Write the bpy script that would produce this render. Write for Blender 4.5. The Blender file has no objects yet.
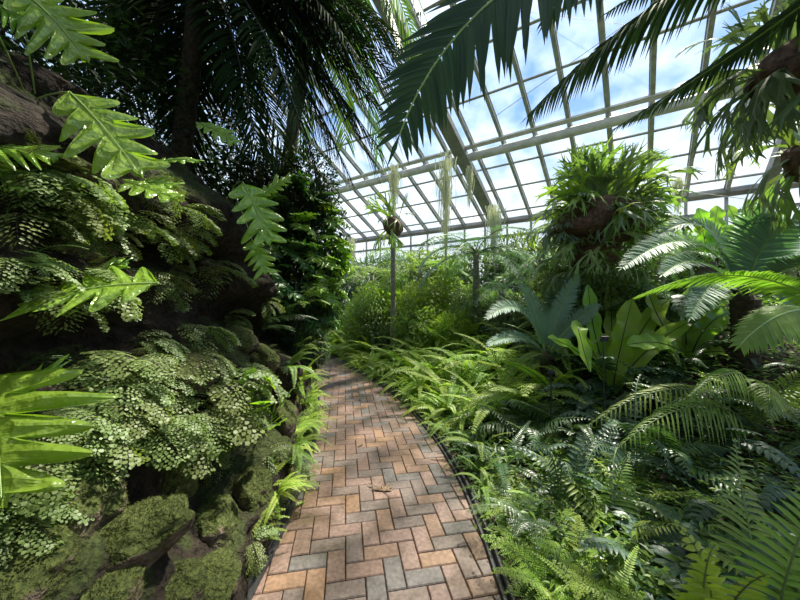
import bpy, math, random
from mathutils import Vector, Matrix, Euler, noise
V = Vector
R = random.Random(7)
sc = bpy.context.scene
COL = sc.collection
F = 310.0
EYE = 1.45

def P(px, py, d):                       # a point seen at a pixel, d metres ahead of the camera
    return V(((px-400)/F*d, d, EYE+(300-py)/F*d))
def lerp(a, b, t): return a+(b-a)*t
def smooth(t):
    t = max(0., min(1., t)); return t*t*(3-2*t)

# ------------------------------------------------------------------ materials
def new_mat(name):
    m = bpy.data.materials.new(name); m.use_nodes = True
    nt = m.node_tree; nt.nodes.clear()
    out = nt.nodes.new('ShaderNodeOutputMaterial')
    return m, nt, out
def node(nt, t, **kw):
    n = nt.nodes.new(t)
    for k, v in kw.items():
        if k in n.inputs: n.inputs[k].default_value = v
        else: setattr(n, k, v)
    return n
def ramp(nt, stops, interp='LINEAR'):
    n = nt.nodes.new('ShaderNodeValToRGB'); cr = n.color_ramp; cr.interpolation = interp
    while len(cr.elements) < len(stops): cr.elements.new(0.5)
    for e, (p, c) in zip(cr.elements, stops): e.position = p; e.color = (*c, 1)
    return n
def leaf_mat(name, col, trans=.35, rough=.4, spec=.5, var=.25, hue=.02, tcol=None, bump=0.):
    m, nt, out = new_mat(name); L = nt.links.new
    oi = node(nt, 'ShaderNodeObjectInfo')
    tc = node(nt, 'ShaderNodeNewGeometry')
    nz = node(nt, 'ShaderNodeTexNoise', Scale=6.0, Detail=2.0)
    L(tc.outputs['Position'], nz.inputs['Vector'])
    hs = node(nt, 'ShaderNodeHueSaturation', Color=(*col, 1))
    mr = node(nt, 'ShaderNodeMapRange'); mr.inputs[3].default_value = 1-var; mr.inputs[4].default_value = 1+var
    add = node(nt, 'ShaderNodeMath', operation='ADD'); L(oi.outputs['Random'], add.inputs[0]); L(nz.outputs['Fac'], add.inputs[1])
    half = node(nt, 'ShaderNodeMath', operation='MULTIPLY'); half.inputs[1].default_value = .5; L(add.outputs[0], half.inputs[0])
    L(half.outputs[0], mr.inputs[0]); L(mr.outputs[0], hs.inputs['Value'])
    mh = node(nt, 'ShaderNodeMapRange'); mh.inputs[3].default_value = .5-hue; mh.inputs[4].default_value = .5+hue
    L(oi.outputs['Random'], mh.inputs[0]); L(mh.outputs[0], hs.inputs['Hue'])
    b = node(nt, 'ShaderNodeBsdfPrincipled', Roughness=rough); b.inputs['Specular IOR Level'].default_value = spec
    L(hs.outputs[0], b.inputs['Base Color'])
    tr = node(nt, 'ShaderNodeBsdfTranslucent')
    if bump:
        nb = node(nt, 'ShaderNodeTexNoise', Scale=38.0, Detail=2.0); L(tc.outputs['Position'], nb.inputs['Vector'])
        bp = node(nt, 'ShaderNodeBump', Strength=bump, Distance=.02); L(nb.outputs['Fac'], bp.inputs['Height']); L(bp.outputs[0], b.inputs['Normal'])
    tm = node(nt, 'ShaderNodeMix', data_type='RGBA', blend_type='MULTIPLY'); tm.inputs[0].default_value = 1
    tcol = tcol or (1.5, 1.7, .6)
    L(hs.outputs[0], tm.inputs[6]); tm.inputs[7].default_value = (*tcol, 1)
    L(tm.outputs[2], tr.inputs['Color'])
    mx = node(nt, 'ShaderNodeMixShader'); mx.inputs[0].default_value = trans
    L(b.outputs[0], mx.inputs[1]); L(tr.outputs[0], mx.inputs[2]); L(mx.outputs[0], out.inputs[0])
    return m
def plain(name, col, rough=.6, metal=0., noisy=.2, scale=20., bump=0.):
    m, nt, out = new_mat(name); L = nt.links.new
    g = node(nt, 'ShaderNodeNewGeometry')
    nz = node(nt, 'ShaderNodeTexNoise', Scale=scale, Detail=4.0); L(g.outputs['Position'], nz.inputs['Vector'])
    hi = tuple(min(1, c*(1+noisy)) for c in col); lo = tuple(c*(1-noisy) for c in col)
    rp = ramp(nt, [(.3, lo), (.7, hi)]); L(nz.outputs['Fac'], rp.inputs[0])
    b = node(nt, 'ShaderNodeBsdfPrincipled', Roughness=rough, Metallic=metal); L(rp.outputs[0], b.inputs['Base Color'])
    if bump:
        bp = node(nt, 'ShaderNodeBump', Strength=bump, Distance=.02); L(nz.outputs['Fac'], bp.inputs['Height']); L(bp.outputs[0], b.inputs['Normal'])
    L(b.outputs[0], out.inputs[0])
    return m
def mossy(name, lo_z, moss1, moss2, bare1, bare2, scale=5.):
    """rock that carries moss where noise and an upward facing let it grow"""
    m, nt, out = new_mat(name); L = nt.links.new
    g = node(nt, 'ShaderNodeNewGeometry')
    n1 = node(nt, 'ShaderNodeTexNoise', Scale=scale, Detail=6.0); L(g.outputs['Position'], n1.inputs['Vector'])
    n2 = node(nt, 'ShaderNodeTexNoise', Scale=70.0, Detail=3.0); L(g.outputs['Position'], n2.inputs['Vector'])
    n3 = node(nt, 'ShaderNodeTexNoise', Scale=18.0, Detail=6.0); L(g.outputs['Position'], n3.inputs['Vector'])
    mo = ramp(nt, [(.3, moss1), (.7, moss2)]); L(n2.outputs['Fac'], mo.inputs[0])
    ba = ramp(nt, [(.3, bare1), (.7, bare2)]); L(n3.outputs['Fac'], ba.inputs[0])
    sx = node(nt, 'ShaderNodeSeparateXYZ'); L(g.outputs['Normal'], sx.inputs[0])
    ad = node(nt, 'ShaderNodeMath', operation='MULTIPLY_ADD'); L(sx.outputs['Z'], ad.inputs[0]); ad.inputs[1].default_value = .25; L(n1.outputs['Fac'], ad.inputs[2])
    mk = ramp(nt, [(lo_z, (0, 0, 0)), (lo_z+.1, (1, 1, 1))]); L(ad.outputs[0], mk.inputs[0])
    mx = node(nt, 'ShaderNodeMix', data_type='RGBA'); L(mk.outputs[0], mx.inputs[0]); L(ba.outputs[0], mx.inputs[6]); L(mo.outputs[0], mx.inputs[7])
    b = node(nt, 'ShaderNodeBsdfPrincipled', Roughness=.9); b.inputs['Specular IOR Level'].default_value = .2
    L(mx.outputs[2], b.inputs['Base Color'])
    bp = node(nt, 'ShaderNodeBump', Strength=.8, Distance=.015); L(n2.outputs['Fac'], bp.inputs['Height'])
    bp2 = node(nt, 'ShaderNodeBump', Strength=.9, Distance=.07); L(n3.outputs['Fac'], bp2.inputs['Height']); L(bp.outputs[0], bp2.inputs['Normal'])
    L(bp2.outputs[0], b.inputs['Normal']); L(b.outputs[0], out.inputs[0])
    return m

M = {}
M['sword']   = leaf_mat('sword fern green', (.20, .30, .055), .45, .45)
M['lime']    = leaf_mat('lime fern green', (.31, .43, .070), .45, .45)
M['dark']    = leaf_mat('dark fern green', (.055, .11, .036), .28, .36, .6)
M['holly']   = leaf_mat('glossy blue green', (.050, .10, .060), .2, .42, .5, hue=.01)
M['lacy']    = leaf_mat('lacy fern green', (.215, .32, .075), .45, .45)
M['maiden']  = leaf_mat('maidenhair green', (.165, .22, .075), .35, .5)
M['cycad']   = leaf_mat('blue green cycad', (.15, .245, .175), .2, .5, .45, hue=.01, tcol=(1.3, 1.8, .5))
M['overhead']= leaf_mat('deep green cycad', (.026, .058, .030), .07, .6, .15, hue=.01)
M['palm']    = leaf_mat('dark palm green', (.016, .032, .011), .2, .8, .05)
M['palmlit'] = leaf_mat('sunlit palm green', (.07, .15, .03), .45, .4, .5)  # lighter copy of the palm green, sunlight put into its colour
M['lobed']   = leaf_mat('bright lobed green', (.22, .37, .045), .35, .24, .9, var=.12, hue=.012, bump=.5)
M['lobeddk'] = leaf_mat('shaded lobed green', (.07, .16, .03), .35, .32, .6)  # darker copy of the lobed green, shade put into its colour
M['strap']   = leaf_mat('birds nest green', (.23, .38, .045), .45, .3, .6, var=.15, bump=.15)
M['stag']    = leaf_mat('staghorn green', (.15, .22, .065), .35, .45, .4)
M['staggrey']= leaf_mat('staghorn grey green', (.13, .185, .10), .25, .5, .4)
M['shrub']   = leaf_mat('shrub green', (.135, .205, .06), .35, .4)
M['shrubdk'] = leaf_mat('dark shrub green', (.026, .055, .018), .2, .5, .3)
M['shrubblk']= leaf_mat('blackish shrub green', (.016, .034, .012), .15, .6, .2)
M['shrubbl'] = leaf_mat('blue green shrub', (.13, .21, .14), .3, .4)
M['moss_hang']=leaf_mat('pale hanging moss', (.50, .53, .38), .45, .8, .1, hue=.0, tcol=(1.1, 1.1, .9))
M['moss']    = leaf_mat('moss tuft', (.072, .088, .024), .3, .8, .1, var=.35)
M['stem']    = plain('green stem', (.10, .16, .05), .5)
M['stemdk']  = plain('wiry dark stem', (.030, .022, .015), .5)
M['stempale']= plain('pale midrib', (.24, .36, .10), .4)
M['trunk']   = plain('fibrous trunk', (.060, .044, .028), .9, noisy=.6, scale=30, bump=.8)
M['palepost']= plain('pale lichened post', (.19, .19, .13), .9, noisy=.4, scale=18, bump=.4)
M['rootball']= plain('brown root fibre', (.10, .055, .034), .95, noisy=.6, scale=25, bump=.8)
M['terracotta']= plain('brown basket', (.15, .055, .03), .9, noisy=.4, scale=25, bump=.5)
M['soil']    = plain('dark soil', (.035, .024, .016), .95, noisy=.6, scale=14, bump=.9)
M['metal']   = plain('weathered aluminium bar', (.34, .34, .32), .5, .3, noisy=.25, scale=9)
M['paint']   = plain('grey painted rib', (.20, .205, .20), .55, .1, noisy=.25, scale=5)
M['white']   = plain('white painted pipe', (.46, .46, .43), .55, 0, noisy=.2, scale=6)
M['black']   = plain('black edging strip', (.022, .022, .024), .45, 0, noisy=.4, scale=30)
M['sign']    = plain('black label plate', (.05, .055, .08), .3, 0, noisy=.1)
M['wire']    = plain('steel wire', (.35, .35, .35), .4, .8)
M['dry']     = plain('dry leaf brown', (.13, .085, .05), .8, noisy=.4, scale=60)
M['outside'] = plain('outside lawn', (.14, .19, .08), .9, noisy=.4, scale=.6)
M['rock']    = mossy('mossy boulder stone', .47, (.026, .036, .010), (.088, .105, .028), (.05, .037, .027), (.17, .13, .095), 5.)
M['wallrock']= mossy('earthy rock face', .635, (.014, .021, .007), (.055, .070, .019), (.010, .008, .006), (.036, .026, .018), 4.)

def brick_mat():
    m, nt, out = new_mat('brick pavers'); L = nt.links.new
    g = node(nt, 'ShaderNodeNewGeometry')
    rp = ramp(nt, [(0, (.165, .105, .082)), (.16, (.120, .092, .080)), (.30, (.180, .120, .098)), (.44, (.105, .094, .090)),
                   (.54, (.180, .112, .076)), (.68, (.140, .102, .086)), (.84, (.165, .108, .088)), (.94, (.20, .120, .074))], 'CONSTANT')
    L(g.outputs['Random Per Island'], rp.inputs[0])
    n1 = node(nt, 'ShaderNodeTexNoise', Scale=45.0, Detail=5.0); L(g.outputs['Position'], n1.inputs['Vector'])
    n2 = node(nt, 'ShaderNodeTexNoise', Scale=4.0, Detail=4.0); L(g.outputs['Position'], n2.inputs['Vector'])
    r2 = ramp(nt, [(.3, (.62, .62, .6)), (.7, (1.25, 1.22, 1.2))]); L(n1.outputs['Fac'], r2.inputs[0])
    r3 = ramp(nt, [(.35, (.55, .56, .50)), (.6, (1.05, 1.05, 1.05))]); L(n2.outputs['Fac'], r3.inputs[0])
    a = node(nt, 'ShaderNodeMix', data_type='RGBA', blend_type='MULTIPLY'); a.inputs[0].default_value = 1
    c = node(nt, 'ShaderNodeMix', data_type='RGBA', blend_type='MULTIPLY'); c.inputs[0].default_value = 1
    L(rp.outputs[0], a.inputs[6]); L(r2.outputs[0], a.inputs[7]); L(a.outputs[2], c.inputs[6]); L(r3.outputs[0], c.inputs[7])
    rr = node(nt, 'ShaderNodeMapRange'); rr.inputs[1].default_value = .35; rr.inputs[2].default_value = .65; rr.inputs[3].default_value = .34; rr.inputs[4].default_value = .62
    L(n2.outputs['Fac'], rr.inputs[0])
    b = node(nt, 'ShaderNodeBsdfPrincipled'); L(c.outputs[2], b.inputs['Base Color']); L(rr.outputs[0], b.inputs['Roughness'])
    bp = node(nt, 'ShaderNodeBump', Strength=.35, Distance=.004); L(n1.outputs['Fac'], bp.inputs['Height']); L(bp.outputs[0], b.inputs['Normal'])
    L(b.outputs[0], out.inputs[0])
    return m
M['brick'] = brick_mat()

def glass_mat():
    m, nt, out = new_mat('hazy greenhouse glass'); L = nt.links.new
    g = node(nt, 'ShaderNodeNewGeometry')
    nz = node(nt, 'ShaderNodeTexNoise', Scale=1.3, Detail=5.0); L(g.outputs['Position'], nz.inputs['Vector'])
    rp = node(nt, 'ShaderNodeMapRange'); rp.inputs[1].default_value = .35; rp.inputs[2].default_value = .7; rp.inputs[3].default_value = .02; rp.inputs[4].default_value = .20
    L(nz.outputs['Fac'], rp.inputs[0])
    t = node(nt, 'ShaderNodeBsdfTransparent', Color=(.93, .96, .97, 1))
    d = node(nt, 'ShaderNodeBsdfTranslucent', Color=(.85, .88, .88, 1))
    gl = node(nt, 'ShaderNodeBsdfGlossy', Roughness=.05)
    m1 = node(nt, 'ShaderNodeMixShader'); L(rp.outputs[0], m1.inputs[0]); L(t.outputs[0], m1.inputs[1]); L(d.outputs[0], m1.inputs[2])
    m2 = node(nt, 'ShaderNodeMixShader'); m2.inputs[0].default_value = .04; L(m1.outputs[0], m2.inputs[1]); L(gl.outputs[0], m2.inputs[2])
    L(m2.outputs[0], out.inputs[0])
    return m
M['glass'] = glass_mat()

# ------------------------------------------------------------------ mesh building
class MB:
    def __init__(s): s.v = []; s.f = []; s.m = []
    def add(s, vs, fs, mi=0):
        b = len(s.v); s.v.extend(vs)
        for f in fs: s.f.append([b+i for i in f]); s.m.append(mi)
    def mesh(s, name, mats, smooth_=False):
        me = bpy.data.meshes.new(name)
        me.from_pydata([tuple(v) for v in s.v], [], s.f)
        for m in (mats if isinstance(mats, (list, tuple)) else [mats]): me.materials.append(m)
        me.polygons.foreach_set('material_index', s.m)
        if smooth_: me.polygons.foreach_set('use_smooth', [True]*len(s.f))
        me.update()
        return me
def frame(d, up=V((0, 0, 1))):
    d = d.normalized(); s = d.cross(up)
    if s.length < 1e-3: s = d.cross(V((0, 1, 0)))
    s.normalize(); return d, s, s.cross(d)
def tube(mb, pts, r0, r1=None, sides=5, mi=0, cap=True):
    r1 = r0 if r1 is None else r1; n = len(pts); vs = []; fs = []
    up = V((.13, .21, .97))
    for i, p in enumerate(pts):
        T = pts[min(i+1, n-1)]-pts[max(i-1, 0)]
        d, s, u = frame(T, up); r = lerp(r0, r1, i/(n-1))
        for k in range(sides):
            a = 2*math.pi*k/sides; vs.append(p+s*(math.cos(a)*r)+u*(math.sin(a)*r))
    for i in range(n-1):
        for k in range(sides):
            k2 = (k+1) % sides; fs.append((i*sides+k, i*sides+k2, (i+1)*sides+k2, (i+1)*sides+k))
    if cap: fs.append(tuple(range(sides))[::-1]); fs.append(tuple((n-1)*sides+k for k in range(sides)))
    mb.add(vs, fs, mi)
def box(mb, c, x, y, z, mi=0):          # centre and three half-axis vectors
    vs = [c+x*i+y*j+z*k for i in (-1, 1) for j in (-1, 1) for k in (-1, 1)]
    mb.add(vs, [(0, 1, 3, 2), (4, 6, 7, 5), (0, 4, 5, 1), (2, 3, 7, 6), (0, 2, 6, 4), (1, 5, 7, 3)], mi)
def bez(a, b, c, n=14):
    return [a*((1-t)**2)+b*(2*t*(1-t))+c*(t*t) for t in [i/n for i in range(n+1)]]
def arc(L, e0, e1, n=14, side=0.):
    p = V((0, 0, 0)); out = [p.copy()]; h = 0.
    for i in range(n):
        e = math.radians(lerp(e0, e1, (i/(n-1))**.9)); h += side/n
        p = p+V((math.sin(h)*math.cos(e), math.cos(h)*math.cos(e), math.sin(e)))*(L/n); out.append(p.copy())
    return out
class Curve:
    def __init__(s, pts):
        s.p = pts; s.c = [0.]
        for a, b in zip(pts, pts[1:]): s.c.append(s.c[-1]+(b-a).length)
        s.L = s.c[-1]
    def at(s, t):
        x = t*s.L; i = 0
        while i < len(s.c)-2 and s.c[i+1] < x: i += 1
        k = (x-s.c[i])/max(1e-9, s.c[i+1]-s.c[i])
        a = s.p[i]; b = s.p[i+1]
        p0 = s.p[max(0, i-1)]; p3 = s.p[min(len(s.p)-1, i+2)]
        T = ((b-p0).normalized()*(1-k)+(p3-a).normalized()*k)
        return a.lerp(b, k), T.normalized()
def leaflet(mb, p, d, n, L, w, seg=1, droop=0., mi=0, fold=.15, base=.25, peak=.4, curl=0.):
    d, s, u = frame(d, n)
    if seg <= 1:
        m = p+d*(L*peak)+u*(w*fold)-V((0, 0, 1))*(droop*L*peak*peak)
        vs = [p, m-s*(w/2), p+d*L-V((0, 0, 1))*(droop*L), m+s*(w/2)]
        mb.add(vs, [(0, 1, 2), (0, 2, 3)], mi); return
    vs = []; fs = []
    for i in range(seg+1):
        t = i/seg
        c = p+d*(L*t)-V((0, 0, 1))*(droop*L*t*t)+u*(curl*L*math.sin(t*math.pi))
        if i == seg: vs.append(c); break
        hw = (lerp(base, 1, smooth(t/peak)) if t < peak else math.cos((t-peak)/(1-peak)*math.pi/2)**.8)*w/2
        vs += [c-s*hw+u*(hw*fold*2), c, c+s*hw+u*(hw*fold*2)]
    for i in range(seg-1):
        a = i*3; fs += [(a, a+1, a+4, a+3), (a+1, a+2, a+5, a+4)]
    a = (seg-1)*3; fs += [(a, a+1, a+3), (a+1, a+2, a+3)]
    mb.add(vs, fs, mi)
def fan(mb, p, d, n, r, mi=0):          # wedge shaped leaflet of a maidenhair fern
    d, s, u = frame(d, n)
    mb.add([p, p+d*r*.6-s*r*.52, p+d*r*1.0-s*r*.28, p+d*r*1.0+s*r*.28, p+d*r*.6+s*r*.52], [(0, 1, 2, 3, 4)], mi)
PROF = {
    'sword': lambda t: min(1, .45+t*3)*max(.08, (1-t))**.55,
    'tri':   lambda t: max(.06, (1-t))**.85,
    'cycad': lambda t: max(.15, math.sin(math.pi*min(1, .12+.86*t)))**.6,
    'palm':  lambda t: (.5+.5*min(1, t*4))*max(.15, 1-t)**.35,
    'even':  lambda t: .9+.1*math.sin(t*3),
}
def frond(mb, pts, n, ln, w, ang=(75, 45), vee=.1, droop=.1, seg=1, mi=0, t0=.1, prof='sword', up=V((0, 0, 1)), rnd=None,
          fold=.15, base=.3, peak=.4, sides=(-1, 1), t1=.99):
    rnd = rnd or R; c = Curve(pts); f = PROF[prof]
    for i in range(n):
        t = lerp(t0, t1, i/max(1, n-1)); p, T = c.at(t); T, S, N = frame(T, up)
        k = f((t-t0)/(1-t0)); a0 = lerp(ang[0], ang[1], t)
        for sg in sides:
            a = math.radians(a0+rnd.uniform(-5, 5)); d = T*math.cos(a)+S*(sg*math.sin(a))+N*(vee+rnd.uniform(-.06, .06))
            leaflet(mb, p+T*(rnd.uniform(-.2, .2)*ln*.1), d, N, ln*k*rnd.uniform(.9, 1.08), w*(.45+.55*k), seg, droop, mi, fold, base, peak)
    d = c.at(1.)[1]; leaflet(mb, pts[-1]-d*.01, d, frame(d, up)[2], ln*f(1.)*1.2, w*.5, 1, 0, mi)
def bipinnate(mb, pts, n, ln, n2, ln2, w2, ang=(80, 50), droop=.2, t0=.15, prof='tri', up=V((0, 0, 1)), rnd=None, fanleaf=False, smi=None):
    rnd = rnd or R; c = Curve(pts); f = PROF[prof]
    for i in range(n):
        t = lerp(t0, .97, i/(n-1)); p, T = c.at(t); T, S, N = frame(T, up); k = f((t-t0)/(1-t0))
        for sg in (-1, 1):
            a = math.radians(lerp(ang[0], ang[1], t)+rnd.uniform(-6, 6)); d = T*math.cos(a)+S*(sg*math.sin(a))+N*rnd.uniform(-.05, .15)
            l = ln*k*rnd.uniform(.88, 1.1); dz = V((0, 0, -1))
            sub = [p+d*(l*q)+dz*(droop*l*q*q) for q in (0, .34, .67, 1)]
            m = max(2, int(n2*(.25+.75*k)))
            if smi is not None: tube(mb, sub, .0011, .0006, 3, smi, False)
            if fanleaf:
                cc = Curve(sub)
                for j in range(m):
                    q = lerp(.12, 1, j/(m-1)); pp, tt = cc.at(q); tt, ss, nn = frame(tt, up)
                    s2 = 1 if j % 2 else -1
                    dd = tt*.5+ss*(s2*.9)+nn*rnd.uniform(-.3, .3)-V((0, 0, .25))
                    fan(mb, pp, dd, nn+V((rnd.uniform(-.4, .4), rnd.uniform(-.4, .4), 0)), ln2*rnd.uniform(.75, 1.2))
            else:
                frond(mb, sub, m, ln2, w2, (72, 50), .05, .15, 1, 0, .06, 'sword', up, rnd)
def obj(name, me, parent=None, loc=None, rot=None, scale=None):
    o = bpy.data.objects.new(name, me); COL.objects.link(o)
    if parent: o.parent = parent
    if loc is not None: o.location = loc
    if rot is not None: o.rotation_euler = rot
    if scale is not None: o.scale = (scale,)*3 if isinstance(scale, (int, float)) else scale
    return o
def tag(o, label, cat, group=None, kind=None):
    o['label'] = label; o['category'] = cat
    if group: o['group'] = group
    if kind: o['kind'] = kind
    return o
def thing(name, loc, label, cat, group=None):
    o = obj(name, None, None, loc); o.empty_display_size = .1
    return tag(o, label, cat, group)
def struct(name, me):
    o = obj(name, me); o['kind'] = 'structure'; return o
def local(pts, o): return [p-o for p in pts]
ORD = ['first', 'second', 'third', 'fourth', 'fifth', 'sixth', 'seventh', 'eighth', 'ninth', 'tenth', 'eleventh', 'twelfth', 'thirteenth', 'fourteenth', 'fifteenth',
       'sixteenth', 'seventeenth', 'eighteenth', 'nineteenth', 'twentieth'] + ['%dth' % k for k in range(21, 80)]

# ------------------------------------------------------------------ path geometry
ER = [(.50, -2.), (.50, 0), (.505, 1.5), (.505, 1.95), (.46, 2.64), (.27, 3.6), (-.16, 4.89), (-1.05, 6.6), (-2.25, 8.6), (-4.2, 11.), (-7, 13.2)]
EL = [(-.73, -2.), (-.73, 0), (-.73, 1.5), (-.735, 1.95), (-.80, 2.6), (-.98, 3.75), (-1.36, 5.05), (-2.15, 6.8), (-3.1, 8.4), (-4.9, 10.4), (-7.4, 12.4)]
def catmull(pts, n=8):
    q = [V((x, y, 0)) for x, y in pts]; out = []
    for i in range(len(q)-1):
        a = q[max(0, i-1)]; b = q[i]; c = q[i+1]; d = q[min(len(q)-1, i+2)]
        for k in range(n):
            t = k/n; out.append(.5*((2*b)+(c-a)*t+(2*a-5*b+4*c-d)*t*t+(3*b-a-3*c+d)*t**3))
    out.append(q[-1]); return out
RE = catmull(ER); LE = catmull(EL)
def xat(pl, y):
    for a, b in zip(pl, pl[1:]):
        if a.y <= y <= b.y: return lerp(a.x, b.x, (y-a.y)/max(1e-6, b.y-a.y))
    return pl[0].x if y < pl[0].y else pl[-1].x+(y-pl[-1].y)*-1.3
def dist_right(x, y):
    best = 1e9
    p = V((x, y, 0))
    for a, b in zip(RE, RE[1:]):
        ab = b-a; t = max(0, min(1, (p-a).dot(ab)/ab.length_squared)); best = min(best, (p-a-ab*t).length)
    return best if x > xat(RE, y) else -best
def ground(x, y):
    d = dist_right(x, y)
    if d <= 0: return 0.
    h = .02+1.35*smooth((d-.15)/4.2)*smooth((y-1.0)/3.6)
    h += .05*noise.noise(V((x*1.7, y*1.7, 3)))*smooth(d/.5)
    return h

# --- brick pavers, 90 degree herringbone laid along the path
def pavers():
    mb = MB(); a = math.radians(10); ux = V((math.cos(a), math.sin(a), 0)); uy = V((-math.sin(a), math.cos(a), 0))
    w = .102
    rr = random.Random(3)
    def one(cx, cy, hx, hy):
        c = ux*cx+uy*cy+V((0, 0, 0))
        if c.y < -1.2 or c.y > 11.5: return
        if not (xat(LE, c.y)-.10 < c.x < xat(RE, c.y)+.10): return
        g = .0022; ch = .005; z = rr.uniform(-.002, .002); tl = (rr.uniform(-.006, .006), rr.uniform(-.006, .006))
        def q(sx, sy, zz): return c+ux*sx+uy*sy+V((0, 0, zz+z+sx*tl[0]+sy*tl[1]))
        x1 = hx-g; y1 = hy-g; x2 = x1-ch; y2 = y1-ch
        vs = [q(-x1, -y1, -.05), q(x1, -y1, -.05), q(x1, y1, -.05), q(-x1, y1, -.05),
              q(-x1, -y1, -.005), q(x1, -y1, -.005), q(x1, y1, -.005), q(-x1, y1, -.005),
              q(-x2, -y2, 0), q(x2, -y2, 0), q(x2, y2, 0), q(-x2, y2, 0)]
        fs = [(8, 9, 10, 11)]
        for k in range(4):
            k2 = (k+1) % 4; fs += [(k, k2, 4+k2, 4+k), (4+k, 4+k2, 8+k2, 8+k)]
        mb.add(vs, fs)
    for i in range(-70, 150):
        for k in range(-80, 140):
            t = (i-k) % 4
            if t == 0: one((i+1)*w, (k+.5)*w, w, w*.5)
            elif t == 3: one((i+.5)*w, (k+1)*w, w*.5, w)
    return mb
struct('floor', pavers().mesh('floor', M['brick']))

def ribbon(pl, offs, mi=0, mb=None, y0=-1.2, y1=13.0):
    mb = mb or MB(); pts = [p for p in pl if y0 <= p.y <= y1]; n = len(offs); vs = []; fs = []
    for i, p in enumerate(pts):
        T = (pts[min(i+1, len(pts)-1)]-pts[max(i-1, 0)]).normalized(); S = V((T.y, -T.x, 0))
        for o, z in offs: vs.append(p+S*o+V((0, 0, z)))
    for i in range(len(pts)-1):
        for k in range(n-1): fs.append((i*n+k, i*n+k+1, (i+1)*n+k+1, (i+1)*n+k))
    mb.add(vs, fs, mi); return mb
mb = MB(); v = []
ny, nx = 60, 36
for j in range(ny+1):
    y = -1.5+15*j/ny
    for i in range(nx+1):
        x = lerp(xat(LE, y)-1.5, xat(RE, y)+1.5, i/nx); mb.v.append(V((x, y, -.03)))
for j in range(ny):
    for i in range(nx):
        a = j*(nx+1)+i; mb.f.append([a, a+1, a+nx+2, a+nx+1]); mb.m.append(0)
struct('floor_joint_sand', mb.mesh('floor_joint_sand', M['soil']))
e = [(-.012, -.04), (-.012, .012), (-.008, .020), (.004, .020), (.010, .012), (.012, .006), (.018, .006), (.022, .028), (.028, .036), (.040, .036), (.046, .028), (.046, -.04)]
struct('trim_1', ribbon(RE, e).mesh('trim_1', M['black']))
struct('trim_2', ribbon(LE, [(-o, z) for o, z in e][::-1]).mesh('trim_2', M['black']))

# right hand planting bed
def bed():
    mb = MB(); ts = [p for p in RE if p.y >= -1.3]; offs = [.03, .1, .2, .35, .55, .8, 1.1, 1.5, 2., 2.6, 3.3, 4.2, 5.2, 6.5, 8., 10., 13.]
    n = len(offs)
    for i, p in enumerate(ts):
        T = (ts[min(i+1, len(ts)-1)]-ts[max(i-1, 0)]).normalized(); S = V((T.y, -T.x, 0))
        for o in offs:
            q = p+S*o; q.z = ground(q.x, q.y) if o > .05 else -.02; mb.v.append(q)
    for i in range(len(ts)-1):
        for k in range(n-1): mb.f.append([i*n+k, i*n+k+1, (i+1)*n+k+1, (i+1)*n+k]); mb.m.append(0)
    return mb
struct('ground_bed', bed().mesh('ground_bed', M['soil'], True))
mb = MB(); mb.add([V((-60, -60, -.3)), V((60, -60, -.3)), V((60, 90, -.3)), V((-60, 90, -.3))], [(0, 1, 2, 3)])
struct('ground_outside', mb.mesh('ground_outside', M['outside']))

# ------------------------------------------------------------------ rock wall on the left
def wall_x(y, z):
    b = xat(LE, y)-.12-.20*z-.085*math.sin(z*7.3+1.6*y+2.5*noise.noise(V((y, z*.6, 9))))
    q = V((y*.9, z*1.6, 1.7))
    b += .16*noise.noise(q)+.09*noise.noise(q*2.7)+.055*noise.noise(q*6.3)+.035*noise.noise(q*14)
    b -= .35*smooth((z-1.9)/.8)
    for cy, cz, ry, rz, dp in ((1.15, 1.24, .55, .17, .40), (1.5, .95, .4, .10, .22), (2.6, 1.30, .6, .16, .35), (1.9, 1.75, .6, .12, .3), (1.75, .42, .18, .14, .2), (3.4, 1.1, .6, .2, .3)):
        b -= dp*math.exp(-((y-cy)/ry)**2-((z-cz)/rz)**2)
    return b
def wall_mesh():
    mb = MB(); ny, nz = 320, 110
    for j in range(ny+1):
        y = -.6+9.6*j/ny
        for i in range(nz+9):
            if i <= nz:
                z = -.06+2.6*i/nz; mb.v.append(V((wall_x(y, z), y, z)))
            else:
                k = i-nz; mb.v.append(V((wall_x(y, 2.54)-k*.5, y, 2.54+.03*k+.12*noise.noise(V((y*1.3, k, 5))))))
    n = nz+9
    for j in range(ny):
        for i in range(n-1): mb.f.append([j*n+i, j*n+i+1, (j+1)*n+i+1, (j+1)*n+i]); mb.m.append(0)
    return mb
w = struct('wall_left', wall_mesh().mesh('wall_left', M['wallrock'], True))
def on_wall(px, py, out=0.):            # where the sight line of a pixel meets the rock face
    d = .6
    while d < 9:
        p = P(px, py, d)
        if p.x < wall_x(p.y, p.z)+out or (p.z > 2.5 and p.x < -1.9): return p
        d += .02
    return P(px, py, 5.)

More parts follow.
